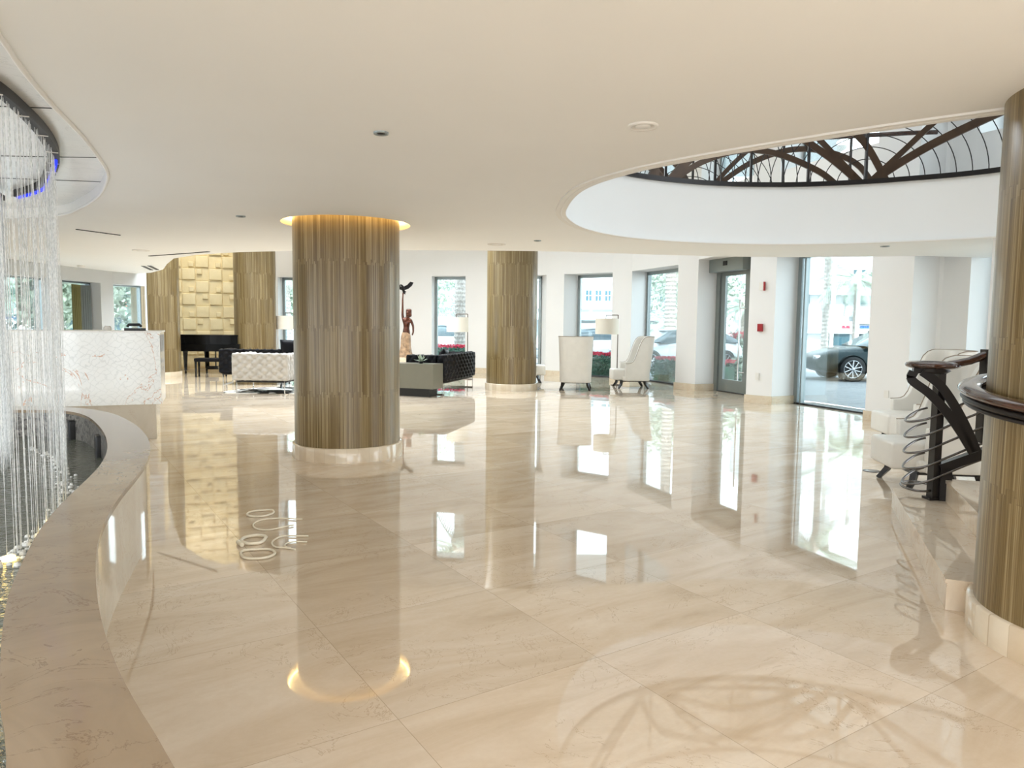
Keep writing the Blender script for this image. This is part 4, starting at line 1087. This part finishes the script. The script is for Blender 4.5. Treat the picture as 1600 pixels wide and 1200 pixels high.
# ------------------------------------------------------------------ outside
g = MB(); g.sheet([[(-60,18),(-13,18),(-12.9,25.6),(-6,25.2),(-1,23.9),(2,22.6),(4.4,20.4),(5.6,17),(6.6,14.8),(7.4,12.4),(9.4,9.8),(9.4,-40),(90,-40),(90,33),(-60,33)]], -.03, True)
struct('ground', g, m_pave)
g = MB(); g.sheet([[(-160,33),(160,33),(160,200),(-160,200)]], -.9, True); g.box(-60,90,32.6,33,-.9,-.0); struct('street', g, m_street)
g = MB(); g.sheet([[(-60,-40),(-10.2,-40),(-10.2,18),(-60,18)]], -.03, True); g.sheet([[(-10.2,-40),(9.4,-40),(9.4,-4.9),(-10.2,-4.9)]], -.03, True); struct('ground.001', g, m_pave)

def leafball(m, c, rx, ry, rz, n, ls, rnd, shell=.5):
    for _ in range(n):
        d = Vector((rnd.gauss(0,1), rnd.gauss(0,1), rnd.gauss(0,1))).normalized(); k = shell+(1-shell)*rnd.random()
        p = Vector((c[0]+d.x*rx*k, c[1]+d.y*ry*k, c[2]+d.z*rz*k))
        a = Vector((rnd.gauss(0,1), rnd.gauss(0,1), rnd.gauss(0,1))).normalized(); b = a.cross(d).normalized() if a.cross(d).length > .01 else Vector((1,0,0))
        l = ls*(.6+.8*rnd.random()); m.add([p-b*l*.4, p+a*l, p+b*l*.4, p-a*l*.6], [(0,1,2,3)])
def hedge(label, a, b, w_, h_, seed, flowers=True, z0=-.03):
    rnd = random.Random(seed); a, b = Vector(a), Vector(b); L_ = (b-a).length; d = (b-a).normalized(); n_ = Vector((-d[1],d[0]))
    t_ = thing('hedge', label, 'hedge', (0,0,0))
    m = MB()
    core = [a-n_*w_*.38, b-n_*w_*.38, b+n_*w_*.38, a+n_*w_*.38]; m.prism([tuple(p) for p in core], z0, z0+h_*.88)
    for _ in range(int(L_*h_*1500)):
        u = rnd.random(); s_ = rnd.choice((-1,1,0)); 
        if s_: p = a+d*(u*L_)+n_*(s_*w_*.45); z = z0+rnd.random()*h_; nn = Vector((n_[0]*s_, n_[1]*s_, .3))
        else: p = a+d*(u*L_)+n_*rnd.uniform(-.45,.45)*w_; z = z0+h_*(.9+.12*rnd.random()); nn = Vector((0,0,1))
        P = Vector((p[0], p[1], z)) + nn*rnd.uniform(-.02,.06)
        q = Vector((rnd.gauss(0,1), rnd.gauss(0,1), rnd.gauss(0,1))).normalized(); r_ = q.cross(nn).normalized(); l = .05
        m.add([P-r_*l*.5, P+q*l, P+r_*l*.5, P-q*l*.6], [(0,1,2,3)])
    m.build('foliage', m_leaf, t_)['kind'] = 'stuff'
    if flowers:
        m = MB()
        for _ in range(int(L_*130)):
            p = a+d*(rnd.random()*L_)+n_*rnd.uniform(-.45,.45)*w_; P = Vector((p[0],p[1],z0+h_*(1.0+.12*rnd.random())))
            for k in range(3):
                q = Vector((rnd.gauss(0,1), rnd.gauss(0,1), rnd.gauss(0,.6)))*.03; m.add([P, P+q, P+q+Vector((.03,0,.03)), P+Vector((-.02,0,.04))], [(0,1,2,3)])
        m.build('flowers', m_flower, t_)['kind'] = 'stuff'
    return t_
hedge('dark green hedge with red flowers outside the window behind the lamp', (2.2,23.0), (3.9,21.7), .8, .62, 1)
hedge('dark green hedge with red flowers outside the window left of the door', (4.35,20.9), (5.5,18.6), .8, .60, 2)
hedge('low flowering hedge outside the window behind the black sofa', (-4.0,25.6), (-.5,25.0), .9, .72, 3)
def bush(label, x, y, z0, r_, h_, seed, mat=m_leaf2, flower=0):
    rnd = random.Random(seed); t_ = thing('shrub', label, 'shrub', (x,y,z0)); m = MB()
    for _ in range(7): leafball(m, (rnd.uniform(-.5,.5)*r_, rnd.uniform(-.5,.5)*r_, h_*rnd.uniform(.35,.75)), r_*.6, r_*.6, h_*.35, 170, .09*max(1,r_), rnd)
    m.build('foliage', mat, t_)['kind'] = 'stuff'
    m = MB(); m.tube([(0,0,0),(0,0,h_*.5)], .05, 6); m.build('stem', m_trunk, t_)
    if flower:
        m = MB()
        for _ in range(5): leafball(m, (rnd.uniform(-.6,.6)*r_, rnd.uniform(-.5,.5)*r_, h_*rnd.uniform(.8,1.0)), r_*.4, r_*.4, h_*.12, 60, .08*max(1,r_), rnd)
        m.build('flowers', m_flower, t_)['kind'] = 'stuff'
bush('leafy green shrub low outside the glass door', 6.15, 19.3, -.03, .45, .75, 21)
bush('raised shrub with red flowers seen through the glass door', 8.6, 27.2, .0, .6, 1.35, 22, flower=1)
bush('round green shrub across the driveway seen through the large window', 15.6, 41.0, -.9, 1.1, 1.5, 23)

def frond(m, base, az, ln, lift, droop, rnd, nl=22, wleaf=.32):
    pts = []; d = Vector((math.cos(az), math.sin(az), 0))
    for i in range(9):
        t_ = i/8; pts.append(base + d*(ln*t_*(1-.18*t_*t_)) + Vector((0,0,lift*ln*t_ - droop*ln*t_*t_)))
    m.tube(pts, [.03*(1-.8*i/8) for i in range(9)], 4)
    side = Vector((-d.y, d.x, 0))
    for i in range(nl):
        t_ = .12+.88*i/nl; k = min(7, int(t_*8)); f_ = t_*8-k; p = pts[k].lerp(pts[k+1], f_); dr = (pts[k+1]-pts[k]).normalized()
        l = wleaf*ln*.8*(math.sin(PI*min(1,t_*.9+.12))**.6)
        for sg in (-1, 1):
            tip = p + side*sg*l*.75 + dr*l*.6 + Vector((0,0,-l*.35)); m.add([p-dr*.03, tip, p+dr*.03], [(0,1,2)])
def palm(label, x, y, z0, h_, r_, ln, nf, seed, lean=(0,0), scars=True):
    rnd = random.Random(seed); t_ = thing('palm_tree', label, 'palm tree', (x,y,z0), 0, 'palms outside the windows')
    pts = []; rr = []; n_ = int(h_*12)
    for i in range(n_+1):
        t0 = i/n_; pts.append((lean[0]*t0*t0, lean[1]*t0*t0, h_*t0)); rr.append(r_*(1.12-.25*t0)*(1+(.09 if i % 2 else -.04)))
    m = MB(); m.tube(pts, rr, 12, smooth=False); m.build('trunk', m_trunk, t_)
    top = Vector(pts[-1]); m = MB()
    for i in range(nf):
        az = 2*PI*i/nf*2.4+rnd.uniform(-.2,.2); lift = rnd.uniform(-.25,.95); frond(m, top, az, ln*rnd.uniform(.8,1.1), lift, rnd.uniform(.35,.7), rnd)
    m.build('fronds', m_palmleaf, t_)
    m = MB(); m.lathe([(r_*1.0,-.5),(r_*1.5,-.2),(r_*1.3,.15),(.02,.4)], 12, tuple(top)); m.build('crown_base', m_trunk, t_)
    return t_
palm('young palm seen through the narrow window beside the middle column', -10.6, 34.0, -.9, 4.3, .20, 2.0, 16, 31)
palm('thick palm trunk right outside the window behind the black sofa', -1.95, 27.2, -.03, 7.0, .22, 3.0, 20, 32)
palm('tall palm outside the window left of the glass door', 6.6, 30.5, -.03, 7.4, .22, 2.6, 22, 33)
palm('small palm low outside the window left of the glass door', 7.0, 31.6, -.03, 1.5, .2, 2.2, 22, 36)
palm('small palm seen through the glass door', 9.9, 31.0, -.03, 2.4, .16, 1.6, 20, 34)
palm('tall palm trunk on the left in the large window', 13.0, 30.2, -.9, 8.6, .14, 3.0, 24, 35)
palm('slim palm on the right in the large window with fanned fronds', 14.15, 30.0, -.03, 3.55, .10, 2.4, 22, 37)
palm('palm behind the reception window by the wood-striped column', -28, 45.0, -.9, 8.0, .25, 3.2, 20, 38)

def tree(label, x, y, z0, h_, r_, seed):
    rnd = random.Random(seed); t_ = thing('leafy_tree', label, 'tree', (x,y,z0), 0, 'green trees beyond the windows')
    m = MB(); m.tube([(0,0,0),(.1,0,h_*.35),(0,.1,h_*.6)], [.22,.16,.1], 8); m.build('trunk', m_trunk, t_)
    m = MB()
    for _ in range(14): leafball(m, (rnd.uniform(-.6,.6)*r_, rnd.uniform(-.6,.6)*r_, h_*rnd.uniform(.35,.9)), r_*.5, r_*.5, h_*.2, 420, .17, rnd)
    m.build('crown', m_leaf2, t_)['kind'] = 'stuff'
tree('pale green tree behind the young palm in the narrow window', -13.5, 42.0, -.9, 6.5, 3.0, 41)
tree('pale green tree at upper left of the window behind the black sofa', -6.6, 50.0, -.9, 9.5, 3.0, 42)
tree('green tree outside the curtained reception window', -14.2, 22.2, -.03, 5.5, 2.4, 43)
tree('green tree outside the reception window behind the water strings', -16.5, 19.5, -.03, 5.5, 2.6, 44)
tree('bushy tree outside the reception window nearest the round column', -17.6, 31.5, -.03, 5.6, 2.6, 45)
tree('green tree behind the palms in the window left of the door', 10.6, 44.0, -.9, 7.5, 3.6, 46)

# buildings
B1 = thing('white_building', 'white stucco building with small blue paned windows across the street', 'building', (0,0,-.9))
m = MB(); m.box(2,18,84,96,0,16); m.box(1.6,18.4,83.4,84,4.25,4.45); m.box(2,17,82.6,84,3.0,3.9); m.box(1.8,18.2,83.7,84,7.4,7.7); m.box(3,18,82.2,84,0,2.6); m.build('wall', m_stucco, B1)
for (x, z, w_, h_) in [(8.73+1.1*k_, 5.25, .62, 1.15) for k_ in range(3)] + [(8.9+2.2*k_, 8.0, 1.3, .9) for k_ in range(3)] + [(18.9-1.6*k_, 5.25, .7, 1.15) for k_ in range(2)]:
    m = MB(); m.box(x-w_/2, x+w_/2, 83.9, 84.02, z, z+h_); o = m.build('window', m_bwin, B1)
    m = MB(); m.box(x-.05,x+.05,83.84,83.9,z,z+h_); m.box(x-w_/2,x+w_/2,83.84,83.9,z+h_*.5-.04,z+h_*.5+.04); m.build('glazing_bar', m_stucco, o)
B2 = thing('shopping_building', 'white shop building with blue glazed upper floor and striped awning across the street', 'building', (0,0,-.9))
m = MB(); m.box(22,48,62,72,0,14); m.box(21.8,48,61.4,62,5.2,6.6); m.box(21.8,48,61.2,62,10.0,11.0); m.build('wall', m_stucco, B2)
for (x0, x1, z0, z1) in ((28.15,28.5,4.5,6.2),(29.15,30.45,4.45,6.15),(30.75,32.2,4.45,6.15),(28.9,29.95,6.7,7.35),(30.1,31.4,6.7,7.35),(26.3,26.7,3.9,5.4),(32.6,34.2,4.45,6.15),(24,25.2,4.45,6.15)):
    m = MB(); m.box(x0, x1, 61.85, 61.98, z0, z1); m.build('window', m_bwin, B2)
for (x0, x1) in ((26.2,26.9),(27.1,28.4),(29.3,30.0),(30.2,31.6),(32,34)):
    m = MB(); m.box(x0, x1, 61.1, 61.35, .95, 1.95); m.build('shop_window', m_bwin, B2)
m = MB(); m.box(22,48,61.3,62,0,3.0); m.box(22,48,60.9,62,1.95,2.75); m.build('shopfront', m_stucco, B2)
m = MB(); m.add([(28.6,60.6,2.85),(36,60.6,2.85),(36,61.6,3.95),(28.6,61.6,3.95),(28.6,60.6,2.8),(36,60.6,2.8),(36,61.6,3.9),(28.6,61.6,3.9)], [(0,1,2,3),(4,7,6,5),(0,4,5,1)])
for i in range(36):
    x = 28.65+i*.2; m.add([(x,60.58,2.87),(x+.07,60.58,2.87),(x+.07,61.58,3.98),(x,61.58,3.98)], [(0,1,2,3)], 1)
m.build('awning', [m_stucco, m_frame], B2)
for x_, lb in ((13.75,'tall white lamp post between the two palms in the large window'),(12.75,'slim white post beside the left palm in the large window')):
    m = MB(); m.tube([(0,0,-.1),(0,0,7)], .075, 10); m.lathe([(.14,0),(.12,.25),(.08,.3)], 12, (0,0,-.1)); tag(m.build('lamp_post', m_trimw, loc=(x_,29.0,0)), lb, 'post')
def sign(label, x0, z, mat, rows, px=.075):
    G_ = {'b': ['111','101','111'], 'l': ['100','100','111'], 'c': ['111','100','111'], 'o': ['111','101','111'], 'i': ['010','010','010'], 'n': ['111','101','101']}
    m = MB(); x = x0
    for ch in rows:
        if ch == ' ': x += px*3; continue
        for r_, row in enumerate(G_[ch]):
            for c_, v in enumerate(row):
                if v == '1': m.box(x+c_*px*1.6, x+(c_+1)*px*1.6, 60.8, 60.86, z-(r_+1)*px*2.2, z-r_*px*2.2)
        x += px*6
    tag(m.build('shop_sign', mat), label, 'sign')
m_signr = plain('red_sign', (.75, .02, .08), .5); m_signb = plain('blue_sign', (.02, .22, .65), .5)
sign('red shop sign lettering across the street, seen through the large window', 27.6, 1.72, m_signr, 'bloc', .03)
sign('blue shop sign lettering across the street, seen through the large window', 29.15, 1.72, m_signb, 'coin boni', .03)
B3 = thing('red_roof_building', 'low white building with red tiled roof outside the reception window', 'building', (-32,58,-.9), .1)
m = MB(); m.box(-5,9,0,8,0,3.6); m.build('wall', m_stucco, B3)
m = MB(); m.add([(-5.8,-1.2,3.3),(9.8,-1.2,3.3),(9.8,4,6.2),(-5.8,4,6.2),(-5.8,9,3.3),(9.8,9,3.3)], [(0,1,2,3),(3,2,5,4),(0,3,4),(1,5,2)]); 
m_redroof = plain('terracotta_roof', (.50,.16,.10), .8); m.build('roof', m_redroof, B3)
for x in (-3.6,-.9,1.8,4.5): m = MB(); m.box(x,x+1.6,-.1,0,1.0,2.6); m.build('window', m_bwin, B3)
B4 = thing('pale_building', 'large pale building with wide bands beyond the window behind the black sofa', 'building', (0,0,-.9))
m = MB(); m.box(-14,0,70,80,0,4.6); m.box(-14,0,69.4,70,2.0,2.5); m.add([(-14,68,4.8),(0,68,7.5),(0,80,7.5),(-14,80,4.8)], [(0,1,2,3)]); m.build('wall', m_stucco, B4)
m = MB(); m.box(-13,-1,69.9,69.98,3.2,3.9); m.build('window_band', m_frame, B4)

# cars
def car(label, x, y, rz, paint, z0=-.03, s_=1.0):
    t_ = thing('parked_car', label, 'car', (x,y,z0), rz, None); 
    # length along x, front at -x
    ST_ = [(-2.35,.42,.62,.62),(-2.28,.26,.74,.80),(-1.95,.20,.86,.90),(-1.3,.19,.95,.94),(-.75,.19,1.00,.95),(0,.19,1.02,.95),(.9,.19,1.03,.95),(1.7,.20,1.04,.92),(2.15,.26,1.02,.86),(2.32,.42,.86,.70)]
    m = MB(); rings = []
    for (cx, zb, zt, hw) in ST_:
        rings.append([(cx,-hw*.86,zb),(cx,-hw,zb+(zt-zb)*.3),(cx,-hw*.98,zb+(zt-zb)*.68),(cx,-hw*.80,zt-.02),(cx,-hw*.4,zt+.02),(cx,hw*.4,zt+.02),(cx,hw*.80,zt-.02),(cx,hw*.98,zb+(zt-zb)*.68),(cx,hw,zb+(zt-zb)*.3),(cx,hw*.86,zb)])
    V = [p for r_ in rings for p in r_]; n_ = 10
    F_ = [(i*n_+k, i*n_+(k+1)%n_, (i+1)*n_+(k+1)%n_, (i+1)*n_+k) for i in range(len(rings)-1) for k in range(n_)] + [tuple(range(n_))[::-1], tuple((len(rings)-1)*n_+k for k in range(n_))]
    m.add(V, F_, 0, True); o = weld(m.build('body', paint, t_)); md = o.modifiers.new('s','SUBSURF'); md.levels = 1; md.render_levels = 2
    CB = [(-1.05,.98,.80,1.0),(-.35,.72,.62,1.42),(.6,.72,.62,1.50),(1.45,.72,.60,1.42),(2.05,.90,.74,1.04)]
    m = MB(); V = []
    for cx, hb, ht, zt in CB: V += [(cx,-hb*.92,.98),(cx,-hb*.92*(.86 if zt > 1.1 else 1),zt),(cx,hb*.92*(.86 if zt > 1.1 else 1),zt),(cx,hb*.92,.98)]
    m.add(V, [(i*4+k, i*4+(k+1)%4, (i+1)*4+(k+1)%4, (i+1)*4+k) for i in range(4) for k in range(4)], 0, True); m.build('windows', m_carglass, t_)
    m = MB(); V = []
    for cx, hb, zt in ((-.42,.58,1.43),(.6,.60,1.525),(1.5,.57,1.44)): V += [(cx,-hb,zt),(cx,hb,zt),(cx,hb,zt-.05),(cx,-hb,zt-.05)]
    m.add(V, [(i*4+k, i*4+(k+1)%4, (i+1)*4+(k+1)%4, (i+1)*4+k) for i in range(2) for k in range(4)]+[(3,2,1,0),(8,9,10,11)], 0, True); m.build('roof_panel', paint, t_)
    for sx_ in (-1.42, 1.42):
        for sy_ in (-1, 1):
            m = MB(); M_ = Matrix.Translation((sx_, sy_*.885, .355)) @ Matrix.Rotation(-sy_*PI/2, 4, 'X')
            m.lathe([(.25,-.11),(.33,-.12),(.355,-.09),(.355,.09),(.33,.12),(.25,.12)], 36, cap=False); m.lathe([(.39,-.10),(.39,.085)], 36, cap=False, smooth=True)
            m.xf(M_); wh = m.build('wheel', m_tyre, t_)
            m = MB(); m.lathe([(.25,.0),(.25,.0)], 3, cap=False); m = MB(); m.lathe([(.255,.10),(.25,.118),(.235,.10)], 36, cap=False); m.lathe([(.05,.10),(.05,.13),(0,.13)], 16, cap=False)
            for k in range(5):
                a_ = 2*PI*k/5
                for da in (-.30, .30):
                    m.bar((.045*math.cos(a_+da*2), .045*math.sin(a_+da*2), .112), (.24*math.cos(a_+da), .24*math.sin(a_+da), .112), .022, .02)
                m.tube([(.24*math.cos(a_+q*.1), .24*math.sin(a_+q*.1), .112) for q in range(-3,4)], .012, 4)
            m.xf(M_); m.build('rim', m_alloy, wh)
            m = MB(); m.lathe([(.24,.06),(0,.06)], 24, cap=False); m.xf(M_); m.build('brake_disc', m_slot, wh)
    m = MB(); m.rbox(-2.34,-2.2,-.66,-.42,.60,.72,.03); m.rbox(-2.34,-2.2,.42,.66,.60,.72,.03); m.build('headlight', m_chrome, t_)
    t_.scale = (s_,)*3
    return t_
tl = car('dark teal car parked outside the large window, front wheel in view', 11.45, 21.95, -.06, m_cart, s_=1.04)
def car_copy(label, loc, rz, paint):
    r_ = dup(tl, loc, rz, label, scale=1.0)
    for ch in r_.children:
        if ch.name.startswith(('body', 'roof_panel')):
            ch.data = ch.data.copy(); ch.data.materials[0] = paint
    return r_
car_copy('white car parked outside the window behind the lamp', (3.0,28.8,-.03), .3, m_carw)
car_copy('white car parked outside the window left of the door', (5.9,26.1,-.03), .25, m_carw)
car_copy('silver car parked across the street in the large window', (17.4,36.5,-.9), .1, m_carg)
car_copy('pale car parked outside the window behind the black sofa', (-3.8,32.5,-.03), .15, m_carg)
car_copy('silver car in the view through the glass door', (10.7,31.8,-.03), .9, m_carg)
